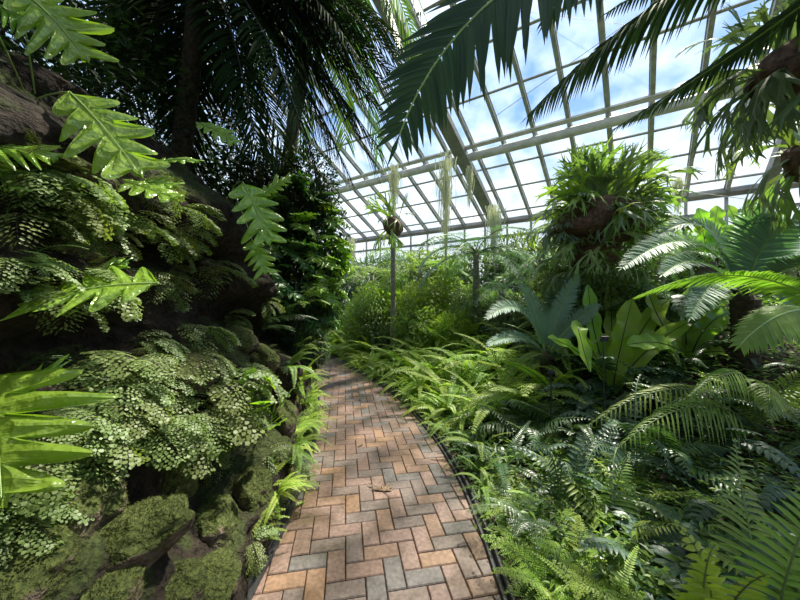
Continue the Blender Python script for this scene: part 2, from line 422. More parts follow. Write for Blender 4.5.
def boulder_mesh(seed, sub=5, rough=.22):
    import bmesh
    bm = bmesh.new(); bmesh.ops.create_icosphere(bm, subdivisions=sub, radius=1.)
    o = V((seed*3.1, seed*1.7, seed*.9))
    for vv in bm.verts:
        c = vv.co.copy(); k = 1+rough*noise.noise(c*1.1+o)+rough*.55*noise.noise(c*2.6+o)+rough*.22*noise.noise(c*6+o)+.03*noise.noise(c*15+o)
        vv.co = c*k
    me = bpy.data.meshes.new('boulder'); bm.to_mesh(me); bm.free()
    me.polygons.foreach_set('use_smooth', [True]*len(me.polygons)); me.materials.append(M['rock'])
    return me
BLD = [boulder_mesh(i) for i in range(4)]
boulders = [ # px, py, half sizes (m), rotation z, tilt, label, moss tufts
    (132, 546, (.235, .16, .115), .25, -.50, 'large rounded boulder furred with green moss, bare brown at its upper right', 5200),
    (218, 522, (.10, .16, .12), .3, -.3, 'mossy boulder just right of the large rounded moss boulder', 3600),
    (208, 588, (.13, .15, .085), .9, -.2, 'low mossy boulder at the lower edge below the large rounded boulder', 2600),
    (92, 602, (.13, .15, .07), 0., 0., 'dim mossy boulder under the large rounded boulder', 2200),
    (70, 492, (.17, .2, .14), .7, .3, 'dim mossy rock above and left of the large rounded boulder', 2400),
    (15, 580, (.12, .14, .10), .2, .2, 'mossy rock in the lower corner beneath maidenhair fern', 1200),
    (232, 436, (.11, .20, .11), .4, .4, 'rock with a bare brown face among maidenhair under the round leaved plant', 700),
    (190, 368, (.17, .26, .12), .2, .1, 'wide mossy ledge rock below the hanging maidenhair', 3200),
    (242, 338, (.14, .22, .11), .5, .1, 'mossy ledge rock beside the dark hanging foliage', 2600),
    (262, 358, (.13, .20, .13), .9, .3, 'small moss capped rock behind the round leaved plant', 1500),
    (70, 240, (.11, .22, .06), .3, .1, 'sunlit brown earth ledge above the dark cavity', 500),
    (85, 168, (.10, .2, .06), .8, .2, 'brown rough rock behind the big lobed leaf', 500),
    (190, 192, (.12, .26, .07), .1, .1, 'brown rock ledge near the top of the rock wall', 600),
    (215, 262, (.12, .22, .07), .3, .2, 'reddish brown ledge rock behind the trailing maidenhair', 500),
    (255, 490, (.10, .16, .13), .4, .2, 'mossy rock at the path edge under small ferns', 1600),
    (178, 590, (.10, .12, .08), .4, -.2, 'dark mossy stone wedged between the boulders at the lower edge', 900),
    (178, 478, (.10, .14, .09), .2, .2, 'mossy stone behind the large rounded boulder under maidenhair', 900),
    (285, 420, (.12, .22, .16), .4, .2, 'shaded mossy rock beside the path behind small light ferns', 1200),
]
def tufts(me, n, sx, rnd):
    mb = MB(); polys = me.polygons; vs = me.vertices; np_ = len(polys)
    while n > 0:
        p = polys[rnd.randrange(np_)]
        nn = V((p.normal.x/sx[0], p.normal.y/sx[1], p.normal.z/sx[2])).normalized()
        c = V((p.center.x*sx[0], p.center.y*sx[1], p.center.z*sx[2]))
        n -= 1
        if nn.z < -.3 or noise.noise(c*5+V((sx[0]*40, 0, 0)))+.5*nn.z < -.05: continue
        d = (nn+V((rnd.uniform(-.8, .8), rnd.uniform(-.8, .8), rnd.uniform(-.4, .8)))).normalized()
        s = d.orthogonal().normalized(); l = rnd.uniform(.004, .009); c = c+V((rnd.uniform(-1, 1), rnd.uniform(-1, 1), rnd.uniform(-1, 1)))*.004
        mb.add([c-s*.0018-nn*.003, c+s*.0018-nn*.003, c+d*l], [(0, 1, 2)])
    return mb
for i, (px, py, s, rz, tl, lab, nm) in enumerate(boulders):
    p = on_wall(px, py, .02); p = p+V((-s[0]*.25, s[1]*.1, -.02)) if py > 300 else p+V((-s[0]*.5, s[1]*.2, -.02)); p.z = max(p.z, s[2]*.75)
    rnd = random.Random(i)
    me = BLD[i % 4]
    big = MB(); big.v = [V((v_.co.x*s[0], v_.co.y*s[1], v_.co.z*s[2])) for v_ in me.vertices]; big.f = [list(f.vertices) for f in me.polygons]; big.m = [0]*len(big.f)
    o = obj('mossy_boulder', big.mesh('mossy_boulder', M['rock'], True), None, p, (tl*.5, tl, rz)); tag(o, lab, 'rock')
    t = obj('moss', tufts(me, nm*2, s, rnd).mesh('moss', M['moss']), o); t['kind'] = 'stuff'

# ------------------------------------------------------------------ frond templates
T = {}
def template(key, n, build, mats):
    T[key] = []
    for i in range(n):
        rnd = random.Random(sum(map(ord, key))+i*17)
        mb = MB(); build(mb, i, rnd); T[key].append(mb.mesh('frond', mats))
E3 = [(72, -25), (58, -40), (42, -50), (25, -45), (60, 10)]
def t_sword(mb, i, rnd, wide=.125, n=30):
    e = E3[i % 5]; pts = arc(1., e[0], e[1], 16, rnd.uniform(-.4, .4))
    frond(mb, pts, n, wide, .040, (85, 55), .05, .15, 2, 0, .10, 'sword', rnd=rnd); tube(mb, pts, .006, .0025, 4, 1, False)
for k, m in (('sword', 'sword'), ('lime', 'lime'), ('sworddk', 'dark')): template(k, 5, t_sword, [M[m], M['stem']])
def t_lacy(mb, i, rnd):
    e = E3[i % 5]; pts = arc(1., e[0], e[1]*.8, 14, rnd.uniform(-.4, .4))
    bipinnate(mb, pts, 15, .26, 11, .040, .019, t0=.2, rnd=rnd); tube(mb, pts, .007, .002, 4, 1, False)
for k, m in (('lacy', 'lacy'), ('lacylime', 'lime'), ('lacydk', 'dark')): template(k, 5, t_lacy, [M[m], M['stem']])
def t_holly(mb, i, rnd):
    e = E3[i % 5]; pts = arc(1., e[0], e[1], 14, rnd.uniform(-.5, .5))
    frond(mb, pts, 13, .21, .085, (75, 45), .0, .22, 4, 0, .16, 'sword', rnd=rnd, peak=.3, base=.35); tube(mb, pts, .008, .003, 4, 1, False)
template('holly', 5, t_holly, [M['holly'], M['stem']])
template('hollydk', 5, t_holly, [M['dark'], M['stem']])
def t_arch(mb, i, rnd):                 # big arching pinnate frond with long narrow pinnae
    e = E3[i % 5]; pts = arc(1., e[0], e[1], 16, rnd.uniform(-.3, .3))
    frond(mb, pts, 20, .27, .038, (80, 50), .0, .35, 4, 0, .2, 'tri', rnd=rnd); tube(mb, pts, .008, .003, 4, 1, False)
template('arch', 5, t_arch, [M['sword'], M['stem']])
template('archdk', 5, t_arch, [M['dark'], M['stem']])
def t_tree(mb, i, rnd):                 # tree fern / feathery frond
    e = [(40, -45), (30, -60), (55, -30), (15, -55), (35, -70)][i % 5]; pts = arc(1., e[0], e[1], 16, rnd.uniform(-.3, .3))
    bipinnate(mb, pts, 18, .30, 12, .038, .020, t0=.12, prof='cycad', rnd=rnd); tube(mb, pts, .009, .003, 4, 1, False)
template('treefern', 5, t_tree, [M['cycad'], M['stem']])
template('treefernlit', 5, t_tree, [M['lacy'], M['stem']])
def t_maiden(mb, i, rnd):
    e = [(35, -60), (15, -75), (-10, -80), (50, -45), (0, -50)][i % 5]; pts = arc(1., e[0], e[1], 12, rnd.uniform(-.6, .6))
    bipinnate(mb, pts, 12, .30, 10, .052, 0, (70, 50), .25, .18, 'cycad', rnd=rnd, fanleaf=True, smi=1); tube(mb, pts, .0035, .0015, 3, 1, False)
template('maiden', 5, t_maiden, [M['maiden'], M['stemdk']])
template('mossfern', 5, t_lacy, [M['moss'], M['stemdk']])
def lobed(mb, pts, up, ln, w, n=6, rnd=R, mi=0, wav=.05):
    """pinnatifid blade: one surface whose edge runs out into n pairs of pointed, forward swept lobes"""
    c = Curve(pts); n = max(4, n-2); per = 10; K = 5; rows = n*per+4; LEN = [.80, 1.05, 1.1, 1.0, .86, .70, .55, .45]
    ln2 = {s_: [ln*LEN[min(7, int(i*6.9/n))]*rnd.uniform(.8, 1.2) for i in range(n)] for s_ in (-1, 1)}
    bend = {s_: [rnd.uniform(-.30, .12) for _ in range(n)] for s_ in (-1, 1)}
    off = {-1: rnd.uniform(-.12, .0), 1: rnd.uniform(.0, .12)}; L = c.L; vs = []
    for r in range(rows+1):
        t = r/rows; p, Tn = c.at(min(.999, t)); Tn, S, N = frame(Tn, up); row = []
        for s_ in (-1, 1):
            x = (t-.03)/.86*n+off[s_]; i = max(0, min(n-1, int(math.floor(x)))); f = min(1., abs(x-i-.5)*2); l = ln2[s_][i]
            web = w*.40*min(1, t*9)*(1-.45*t)
            h = web+(l-web)*max(0., 1-f**1.9)**.9
            if t > .89: h = lerp(web*1.3, .0015, smooth((t-.89)/.11))
            side = []
            for k in range(1, K+1):
                u = k/K; q = u*h
                side.append(p+S*(s_*q*(1-.08*u))+Tn*(q*lerp(.25, .85, t))+N*(.16*q*(1-f)*(1-u)-.10*q*f+bend[s_][i]*q*u*(q/max(l, 1e-6))+wav*.5*ln*math.sin(x*4.3+s_)*u*u+.05*ln*math.sin(u*7+x*3.1)*u))
            row.append(side)
        vs += row[0][::-1]+[p-N*(.004)]+row[1]
    C = 2*K+1; fs = [(r*C+k, r*C+k+1, (r+1)*C+k+1, (r+1)*C+k) for r in range(rows) for k in range(2*K)]
    mb.add(vs, fs, mi)
def t_lobed(mb, i, rnd):
    e = [(40, -50), (20, -65), (-10, -80), (60, -20), (0, -60)][i % 5]; pts = arc(1., e[0], e[1], 14, rnd.uniform(-.5, .5))
    k = Curve(pts); st = [k.at(t)[0] for t in (0, .1, .2, .3)]; bl = [k.at(lerp(.28, 1, q/10))[0] for q in range(11)]
    lobed(mb, bl, V((0, 0, 1)), .34, .145, 6, rnd); tube(mb, st+bl, .008, .003, 4, 1, False)
template('lobed', 5, t_lobed, [M['lobed'], M['stempale']])
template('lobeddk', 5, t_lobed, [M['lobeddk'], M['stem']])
def stag(mb, p, d, n, L, w, depth, rnd, sag, mi=0):
    d, s, u = frame(d, n); vs = []; K = 4
    w1 = w*(1.55 if depth else .30); q = p.copy(); dd = d.copy()
    for i in range(K+1):
        hw = lerp(w, w1, i/K)*.5; vs += [q-s*hw, q+u*hw*.25, q+s*hw]
        dd = (dd+V((0, 0, -sag/K))).normalized(); q = q+dd*(L/K)
    fs = []
    for i in range(K): fs += [(i*3, i*3+1, i*3+4, i*3+3), (i*3+1, i*3+2, i*3+5, i*3+4)]
    mb.add(vs, fs, mi); q = q-dd*(L/K)
    if depth:
        for sg in ((-1, 1) if rnd.random() < .75 else (-1, 0, 1)):
            a = sg*rnd.uniform(.3, .55); e2 = dd*math.cos(a)+s*math.sin(a)
            stag(mb, q+s*(sg*w1*.2)-dd*.01, e2, u, L*rnd.uniform(.55, .8), w*.72, depth-1, rnd, sag, mi)
def t_stag(mb, i, rnd):
    el = [70, 50, 25, 0, -25, 80][i % 6]; sg = [.2, .35, .5, .65, .8, .1][i % 6]
    stag(mb, V((0, 0, 0)), V((rnd.uniform(-.2, .2), math.cos(math.radians(el)), math.sin(math.radians(el)))), V((0, -math.sin(math.radians(el)), math.cos(math.radians(el)))), .40, .085, 3, rnd, sg)
template('stag', 6, t_stag, [M['stag']])
template('staggrey', 6, t_stag, [M['staggrey']])
template('staglime', 6, t_stag, [M['lacy']])
def foliage_mesh(seed, n, leaf, rad, mat, shape='kite', inner=.35):
    rnd = random.Random(seed); mb = MB()
    for _ in range(n):
        while True:
            q = V((rnd.uniform(-1, 1), rnd.uniform(-1, 1), rnd.uniform(-1, 1)))
            if inner < q.length < 1: break
        q = q*(1+.28*noise.noise(q*2.2+V((seed, 0, 0)))); c = V((q.x*rad[0], q.y*rad[1], q.z*rad[2]))
        d = (q.normalized()+V((rnd.uniform(-.8, .8), rnd.uniform(-.8, .8), rnd.uniform(-1.1, .5)))).normalized()
        n_ = (V((0, 0, 1))+q*.6+V((rnd.uniform(-.5, .5), rnd.uniform(-.5, .5), 0))).normalized()
        L = leaf*rnd.uniform(.6, 1.25)
        leaflet(mb, c, d, n_, L, L*(.42 if shape == 'kite' else .2), 2 if shape == 'kite' else 1, .15, 0, .12, .2, .45)
    return mb.mesh('foliage', mat)
def stems_mesh(seed, rad, depth, n=7, r=.012):
    rnd = random.Random(seed); mb = MB()
    for _ in range(n):
        a = rnd.uniform(0, 6.28); e = V((math.cos(a)*rad[0]*.6, math.sin(a)*rad[1]*.6, rnd.uniform(-.1, .6)*rad[2]))
        tube(mb, bez(V((math.cos(a)*.04, math.sin(a)*.04, -depth)), V((e.x*.2, e.y*.2, -depth*.3)), e, 6), r, r*.4, 5)
    return mb.mesh('stem', M['stemdk'])

def add_fern(kind, loc, scale, nf, label, name='fern', cat='fern', group=None, seed=0, az=None, tilt=0., sub=None, lean=None):
    rnd = random.Random(seed); root = thing(name, loc, label, cat, group); tp = T[kind]
    for i in range(nf):
        a = (2*math.pi*i/nf+rnd.uniform(-.35, .35)) if az is None else rnd.uniform(az[0], az[1])
        me = tp[(i*2+rnd.randrange(2)) % len(tp)] if az is None else tp[rnd.randrange(len(tp))]
        s = scale*rnd.uniform(.75, 1.12)
        o = obj('frond', me, root, None, (rnd.uniform(-.15, .15)+tilt, rnd.uniform(-.25, .25), a), s)
    return root
def add_shrub(loc, rad, me_key, label, depth, name='leafy_shrub', cat='shrub', group=None, seed=0):
    root = thing(name, V(loc), label, cat, group)
    ms = SH[me_key]; me = ms[seed % len(ms)]
    f = obj('foliage', me, root, (0, 0, depth), (0, 0, seed*1.7), rad)
    s = obj('stem', stems_mesh(seed, rad, depth), root, (0, 0, depth))
    return root
SH = {
    'fine':  [foliage_mesh(i, 3200, .15, (1, 1, 1), M['shrub']) for i in range(3)],
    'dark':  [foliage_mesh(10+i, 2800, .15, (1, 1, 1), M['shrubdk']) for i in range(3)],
    'blue':  [foliage_mesh(20+i, 3000, .24, (1, 1, 1), M['shrubbl'], 'narrow') for i in range(2)],
    'grass': [foliage_mesh(30+i, 2600, .30, (1, 1, 1), M['lime'], 'narrow', .2) for i in range(2)],
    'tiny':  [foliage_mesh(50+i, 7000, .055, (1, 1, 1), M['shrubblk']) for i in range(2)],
    'lit':   [foliage_mesh(40+i, 3000, .16, (1, 1, 1), M['lacy']) for i in range(2)],
}
# ------------------------------------------------------------------ glasshouse roof
A0 = P(570, 210, 9.0)                    # a point on the eave
eU = V((-1.60, 1, 0)).normalized()       # along the eave
rU = V((-.774, -1, .684)).normalized()   # up the slope, towards the camera
nU = eU.cross(rU).normalized()
if nU.z < 0: nU = -nU
def roof_uv(px, py):
    o = V((0, 0, EYE)); d = P(px, py, 1)-o; t = (A0-o).dot(nU)/d.dot(nU); q = o+d*t-A0
    # solve q = a e + b r
    ee, rr_, er = 1., 1., eU.dot(rU); qe, qr = q.dot(eU), q.dot(rU); D = 1-er*er
    return (qe-er*qr)/D, (qr-er*qe)/D
def RP(a, b, off=0.): return A0+eU*a+rU*b+nU*off
B_BEAM = roof_uv(560, 129)[1]
bars = [roof_uv(x, y)[0] for x, y in ((599, 0), (655, 60), (547, 10), (700, 100), (507, 151), (476, 157))]
a_lo, a_hi = -7.5, 15.0; b_hi = 15.5
sp = (roof_uv(608, 110)[0]-roof_uv(652, 98)[0])
laps = [roof_uv(520, y)[1] for y in (209, 185, 161, 82, 28)]
step = laps[-1]-laps[-2]; 
while laps[-1]+step < b_hi: laps.append(laps[-1]+step)
PTN = [2]
def bar(p, q, w, h, mat, up=nU):
    PTN[0] += 1
    mb = MB(); d = (q-p); x = d.normalized(); s = x.cross(up).normalized(); u = s.cross(x)
    box(mb, (p+q)/2, d/2, s*(w/2), u*(h/2))
    return struct('trim_%d' % PTN[0], mb.mesh('trim_%d' % PTN[0], mat))
a0 = roof_uv(608, 110)[0]
k = 0
avals = sorted([a0+i*sp for i in range(int((a_lo-a0)/sp), int((a_hi-a0)/sp)+1)])
for a in avals:
    mb = MB(); p, q = RP(a, -.05, -.03), RP(a, b_hi, -.03); d = q-p; x = d.normalized(); s = x.cross(nU).normalized()
    box(mb, (p+q)/2, d/2, s*.036, nU*.055); box(mb, (p+q)/2+nU*.05, d/2, s*.052, nU*.008)
    PTN[0] += 1; struct('trim_%d' % PTN[0], mb.mesh('trim_%d' % PTN[0], M['metal']))
for b in laps: bar(RP(a_lo, b, -.012), RP(a_hi, b, -.012), .045, .03, M['metal'])
# main purlin: a pale pipe with a flat angle iron above it
mb = MB(); tube(mb, [RP(lerp(a_lo, a_hi, i/8), B_BEAM, -.20) for i in range(9)], .105, .105, 14)
PTN[0] += 1; struct('trim_%d' % PTN[0], mb.mesh('trim_%d' % PTN[0], M['white'], True))
bar(RP(a_lo, B_BEAM+.22, -.09), RP(a_hi, B_BEAM+.22, -.09), .10, .06, M['white'])
for a in avals[::2]:
    bar(RP(a, B_BEAM, -.20), RP(a, B_BEAM+.22, -.09), .04, .04, M['metal'])
bar(RP(a_lo, -.06, -.05), RP(a_hi, -.06, -.05), .16, .14, M['paint'])        # eave gutter
# big painted ribs under the glazing
for (px, py, w) in ((482, 185, .30), (768, 165, .16)):
    a = roof_uv(px, py)[0]
    bar(RP(a, -.1, -.24), RP(a, b_hi, -.24), w*.55, .30, M['paint'])
    bar(RP(a, -.1, -.40), RP(a, b_hi, -.40), w, .03, M['paint'])
mb = MB()
mb.add([RP(a_lo, -.05), RP(a_hi, -.05), RP(a_hi, b_hi), RP(a_lo, b_hi)], [(0, 1, 2, 3)])
struct('ceiling', mb.mesh('ceiling', M['glass']))
# low glazed wall under the eave
zt = A0.z-.12; base_z = 1.7
def EV(a, z): q = RP(a, -.06); return V((q.x, q.y, z))
mb = MB(); mb.add([EV(a_lo, base_z), EV(a_hi, base_z), EV(a_hi, zt), EV(a_lo, zt)], [(0, 1, 2, 3)])
struct('window_1', mb.mesh('window_1', M['glass']))
for z, h in ((zt-.42, .07), (zt-.95, .06), (base_z, .12)):
    bar(EV(a_lo, z), EV(a_hi, z), .08, h, M['paint'], V((0, 0, 1)))
for a in avals: bar(EV(a, base_z), EV(a, zt), .05, .06, M['metal'], eU)
mb = MB(); c = (EV(a_lo, .3)+EV(a_hi, .3))/2; x = EV(a_hi, .3)-EV(a_lo, .3); box(mb, V((c.x, c.y, .7)), x/2, V((x.y, -x.x, 0)).normalized()*.12, V((0, 0, 1.0)))
struct('wall_back', mb.mesh('wall_back', M['paint']))
mb = MB(); box(mb, V((-1, -3.2, 2.4)), V((7.5, 0, 0)), V((0, .15, 0)), V((0, 0, 2.6))); struct('wall_light_block', mb.mesh('wall_light_block', M['paint']))  # unseen wall added behind the camera to block sky light
# thin tension wires below the glass
for i, (p, q, lab) in enumerate((((528, 12, 5.5), (650, 28, 6.5), 'thin steel wire running level under the upper roof panes'),
                                 ((524, 96, 6.0), (640, 14, 5.0), 'thin steel wire slanting across the upper roof panes'),
                                 ((640, 185, 7.4), (790, 205, 6.), 'thin steel wire above the glazed wall near the pale moss sheet'))):
    mb = MB(); a, b = P(*p), P(*q); d = b-a; tube(mb, [a-d*.35, a, b, b+d*.35], .006, .006, 5); tag(obj('wire', mb.mesh('wire', M['wire'])), lab, 'wire')

# ------------------------------------------------------------------ the lobed fronds on the rock wall (nearest plants)
def lobed_plant(base, leaves, label, cat='fern', group=None, mat='lobed', name='lobed_fern'):
    root = thing(name, base, label, cat, group)
    for i, (stalk, a, b, sag, up, ln, w) in enumerate(leaves):
        rnd = random.Random(int(a.x*1000)+i)
        mid = (a+b)/2+V((0, 0, sag)); bl = bez(a, mid, b, 12); mb = MB()
        lobed(mb, local(bl, base), V(up).normalized(), ln, w, 7, rnd, 0, .06)
        f = obj('frond', mb.mesh('frond', M[mat]), root)
        mb = MB(); st = bez(stalk, (stalk+a)/2+V((0, 0, .05)), a, 6)
        tube(mb, local(st, base), .0035, .003, 6); tube(mb, local(bl, base), .0032, .001, 6)
        m = obj('midrib', mb.mesh('midrib', M['stempale']), f)
    return root
def wl(px, py, d=0.): return on_wall(px, py)+V((-.02, 0, 0))
b0 = wl(22, 200)
lobed_plant(b0, [
    (P(5, 118, 1.22), P(70, 92, 1.12), P(143, 178, 1.02), .03, (.15, -.75, .6), .135, .060),
    (b0, P(110, 178, 1.35), P(178, 200, 1.3), .02, (.1, -.6, .8), .085, .04),
    (b0, P(40, 190, 1.15), P(92, 178, 1.15), .03, (.1, -.5, .8), .085, .042),
    ], 'large pale green lobed fern frond standing out against the dark palm shade')
b0 = wl(20, 330)
lobed_plant(b0, [
    (b0, P(158, 283, 1.05), P(18, 305, .92), .035, (.05, -.62, .78), .13, .058),
    (b0, P(75, 285, 1.15), P(128, 262, 1.2), .02, (-.1, -.6, .8), .09, .045),
    ], 'glossy lobed fern frond held out level over the dark cavity')
b0 = wl(2, 470)
lobed_plant(b0, [
    (b0, P(-8, 372, .86), P(2, 508, .70), .03, (.35, -.9, .4), .20, .056),
    (b0, P(10, 395, .95), P(62, 368, .95), .02, (.1, -.6, .8), .07, .035),
    ], 'glossy lobed fern frond hanging at the edge of the photo above maidenhair')
b0 = P(40, 130, 1.5)
lobed_plant(b0, [
    (b0, P(18, -12, 1.15), P(88, 62, 1.2), .05, (.2, -.8, .4), .14, .06),
    (b0, P(-20, 0, 1.1), P(30, 28, 1.15), .04, (0, -.7, .6), .10, .05),
    ], 'yellow green sunlit lobed fern frond at the top corner')
b0 = wl(0, 195)
lobed_plant(b0, [
    (b0, P(-38, 150, .92), P(58, 160, 1.02), .05, (.05, -.7, .7), .11, .055),
    (b0, P(-30, 165, .92), P(30, 192, 1.0), .05, (.05, -.7, .6), .09, .05),
    ], 'drooping lobed fern frond at the side edge below the big pale one')
b0 = P(232, 190, 2.35)
lobed_plant(b0, [
    (b0, P(243, 182, 2.05), P(270, 246, 1.95), .05, (.2, -.8, .45), .17, .075),
    (b0, P(262, 196, 2.1), P(290, 178, 2.1), .03, (.1, -.7, .6), .09, .05),
    (b0, P(252, 240, 2.0), P(266, 275, 1.95), .02, (.2, -.8, .4), .10, .05),
    ], 'bright lobed fern frond hanging before the dark foliage column')
b0 = P(205, 150, 2.3)
lobed_plant(b0, [
    (b0, P(196, 122, 2.1), P(238, 145, 2.1), .04, (.1, -.7, .6), .09, .035),
    ], 'small pale lobed fern spray in the dark palm shade')
b0 = wl(150, 205)
lobed_plant(b0, [
    (b0, P(150, 165, 1.5), P(200, 162, 1.5), .04, (.1, -.6, .7), .07, .032),
    (b0, P(130, 185, 1.4), P(178, 186, 1.4), .03, (.1, -.6, .7), .07, .032),
    (b0, P(45, 190, 1.25), P(75, 200, 1.2), .03, (.1, -.6, .7), .06, .03),
    ], 'low row of small lobed fern fronds on the brown ledge')

# small plant with rounded leaflets
b0 = on_wall(262, 428)
root = thing('round_leaved_plant', b0, 'small bright green plant with rounded leaflets on the rock near the path', 'plant')
rnd = random.Random(5)
for q in ((248, 376, 1.80), (287, 398, 1.80), (238, 398, 1.80), (278, 424, 1.80), (243, 420, 1.82), (270, 382, 1.84), (262, 404, 1.74)):
    mb = MB(); tip = P(*q); pts = local(bez(b0, b0*.4+tip*.6+V((.03, -.03, .05)), tip, 8), b0)
    frond(mb, pts, 3, .085, .075, (65, 45), .1, .1, 5, 0, .5, 'even', V((.3, -.8, .6)).normalized(), rnd, .06, .5, .5)
    tube(mb, pts, .003, .0015, 4, 1); obj('frond', mb.mesh('frond', [M['lobed'], M['stem']]), root)

# ------------------------------------------------------------------ maidenhair ferns on the rocks
spots = [ # px, py, scale, fronds, label
    (178, 240, .30, 9, 'trailing maidenhair fern spilling down from the upper brown ledge'),
    (150, 232, .26, 7, 'thin maidenhair fern on the upper ledge beside the sunlit brown earth'),
    (205, 270, .30, 8, 'maidenhair fern trailing over the reddish brown ledge'),
    (120, 225, .24, 6, 'sparse maidenhair fern above the level glossy frond'),
    (195, 335, .22, 8, 'small maidenhair fern on the wide mossy ledge'),
    (150, 345, .26, 8, 'maidenhair fern left of the wide mossy ledge'),
    (125, 375, .26, 8, 'shaded maidenhair fern below the dark cavity'),
    (90, 365, .24, 7, 'dim maidenhair fern at the mouth of the dark cavity'),
    (165, 400, .30, 9, 'maidenhair fern at the middle of the rock wall under the mossy ledge'),
    (205, 395, .34, 10, 'large maidenhair fern over the brown faced rock'),
    (225, 410, .28, 8, 'maidenhair fern just left of the round leaved plant'),
    (185, 425, .26, 10, 'dense maidenhair fern above the large mossy boulder'),
    (150, 432, .20, 8, 'maidenhair fern drooping over the back of the large mossy boulder'),
    (208, 455, .20, 8, 'maidenhair fern with pale fans between brown rock and mossy boulder'),
    (110, 425, .26, 8, 'dim maidenhair fern right of the hanging glossy frond'),
    (80, 450, .20, 8, 'dark maidenhair fern above the dim mossy rock'),
    (5, 520, .20, 8, 'maidenhair fern at the side edge beneath the hanging glossy frond'),
    (240, 380, .24, 7, 'maidenhair fern above the round leaved plant'),
    (265, 455, .22, 7, 'maidenhair fern below the round leaved plant'),
    (225, 320, .24, 7, 'dim maidenhair fern under the reddish ledge'),
    (262, 305, .26, 7, 'maidenhair fern in the shade of the hanging foliage'),
    (100, 405, .24, 7, 'dim maidenhair fern beside the hanging glossy frond'),
    (60, 440, .22, 7, 'dim maidenhair fern close behind the hanging glossy frond'),
    (250, 545, .16, 6, 'little maidenhair fern beside the mossy boulders at path level'),
]
for i, (px, py, s, nf, lab) in enumerate(spots):
    add_fern('maiden', on_wall(px, py)+V((.02, -.02, .03)), s*(.85+.4*((i*7)%5)/4), max(4, nf-3), lab, 'maidenhair_fern', 'fern', None, 100+i, (-2.75, -.35))
# small tufts of fern that cover the shaded rock face
rnd = random.Random(64); pts = []
while len(pts) < 64:
    px, py = rnd.uniform(-15, 295), rnd.uniform(172, 470)
    if px > 215 and py < 300 or (px < 95 and 300 < py < 352) or (py > 440 and 55 < px < 250): continue
    p = on_wall(px, py)
    if p.z > 2.3: continue
    pts.append(p)
pts.sort(key=lambda p: -p.z)
for i, p in enumerate(pts):
    k = ('maiden', 'maiden', 'lacydk', 'maiden', 'mossfern')[i % 5]
    add_fern(k, p+V((.02, -.01, .0)), (.20 if k == 'maiden' else .17)*rnd.uniform(.8, 1.3), 5, 'small fern tuft on the shaded rock face, %s from the top' % ORD[i], 'rock_face_fern', 'fern', 'small fern tufts on the rock face', 4000+i, (-2.9, -.2))
# light little ferns along the left edging
edge_l = [(1.45, .05), (1.7, .03), (2.0, .02), (2.3, .04), (2.55, .10), (2.8, .03), (3.05, .08), (3.3, .02), (3.6, .08), (3.95, .05), (4.3, .03), (4.7, .06), (5.2, .05), (5.8, .05)]
for i, (y, o) in enumerate(edge_l):
    add_fern('lacylime' if i % 2 else 'lime', V((xat(LE, y)-.10-o, y, .02+.10*(i % 3))), .26 if y < 2 else .34, 8 if y < 2 else 11,
             'light green small fern along the left path edge, %s from the camera' % ORD[i], 'path_edge_fern', 'fern', 'ferns along the left path edge', 200+i, (-3.0, .2))
for i, (px, py, s) in enumerate(((296, 385, .35), (282, 372, .4), (300, 430, .3), (288, 455, .3), (270, 500, .22), (303, 408, .3))):
    add_fern('sword' if i % 2 else 'lime', on_wall(px, py)+V((.05, 0, .03)), s, 9, 'pale small fern on rocks beside the path, %s under the hanging foliage' % ORD[i], 'rock_fern', 'fern', 'small ferns on the rocks by the path', 230+i, (-3.0, .0))

# ------------------------------------------------------------------ the dark hanging foliage column at the bend
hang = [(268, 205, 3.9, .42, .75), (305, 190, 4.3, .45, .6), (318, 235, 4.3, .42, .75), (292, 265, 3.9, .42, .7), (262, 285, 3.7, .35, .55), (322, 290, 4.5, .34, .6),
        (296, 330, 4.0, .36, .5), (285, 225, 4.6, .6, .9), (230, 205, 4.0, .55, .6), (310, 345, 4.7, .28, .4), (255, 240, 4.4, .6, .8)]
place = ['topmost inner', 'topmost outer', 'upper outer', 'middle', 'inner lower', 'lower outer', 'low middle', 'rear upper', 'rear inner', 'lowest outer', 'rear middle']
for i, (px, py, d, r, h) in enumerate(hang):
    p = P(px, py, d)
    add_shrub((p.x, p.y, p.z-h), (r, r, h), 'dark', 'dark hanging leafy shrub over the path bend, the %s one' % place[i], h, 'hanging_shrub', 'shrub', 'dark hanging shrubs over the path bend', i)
hl = [(342, 238, 4.1), (336, 215, 4.2), (330, 262, 4.0), (322, 248, 3.9), (338, 285, 4.2), (318, 280, 3.9), (345, 255, 4.4), (310, 225, 3.85), (300, 250, 3.6), (325, 200, 4.1), (332, 310, 4.3), (290, 290, 3.55), (312, 318, 4.0), (285, 240, 3.5), (300, 180, 3.8), (275, 200, 3.5), (278, 270, 3.4)]
for i, (px, py, d) in enumerate(hl):
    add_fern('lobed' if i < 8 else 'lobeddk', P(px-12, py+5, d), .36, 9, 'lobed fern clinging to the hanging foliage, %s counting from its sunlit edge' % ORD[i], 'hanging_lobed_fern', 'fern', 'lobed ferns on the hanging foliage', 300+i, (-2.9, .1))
for i, (px, py, d) in enumerate(((300, 305, 3.6), (280, 320, 3.4), (318, 335, 4.2), (262, 330, 3.2), (300, 350, 3.8))):
    add_fern('lacydk' if i % 2 else 'lacy', P(px, py, d), .40, 9, 'feathery hanging fern low on the hanging foliage, %s from the path' % ORD[i], 'feathery_hanging_fern', 'fern', 'feathery ferns on the hanging foliage', 330+i, (-2.9, .1))

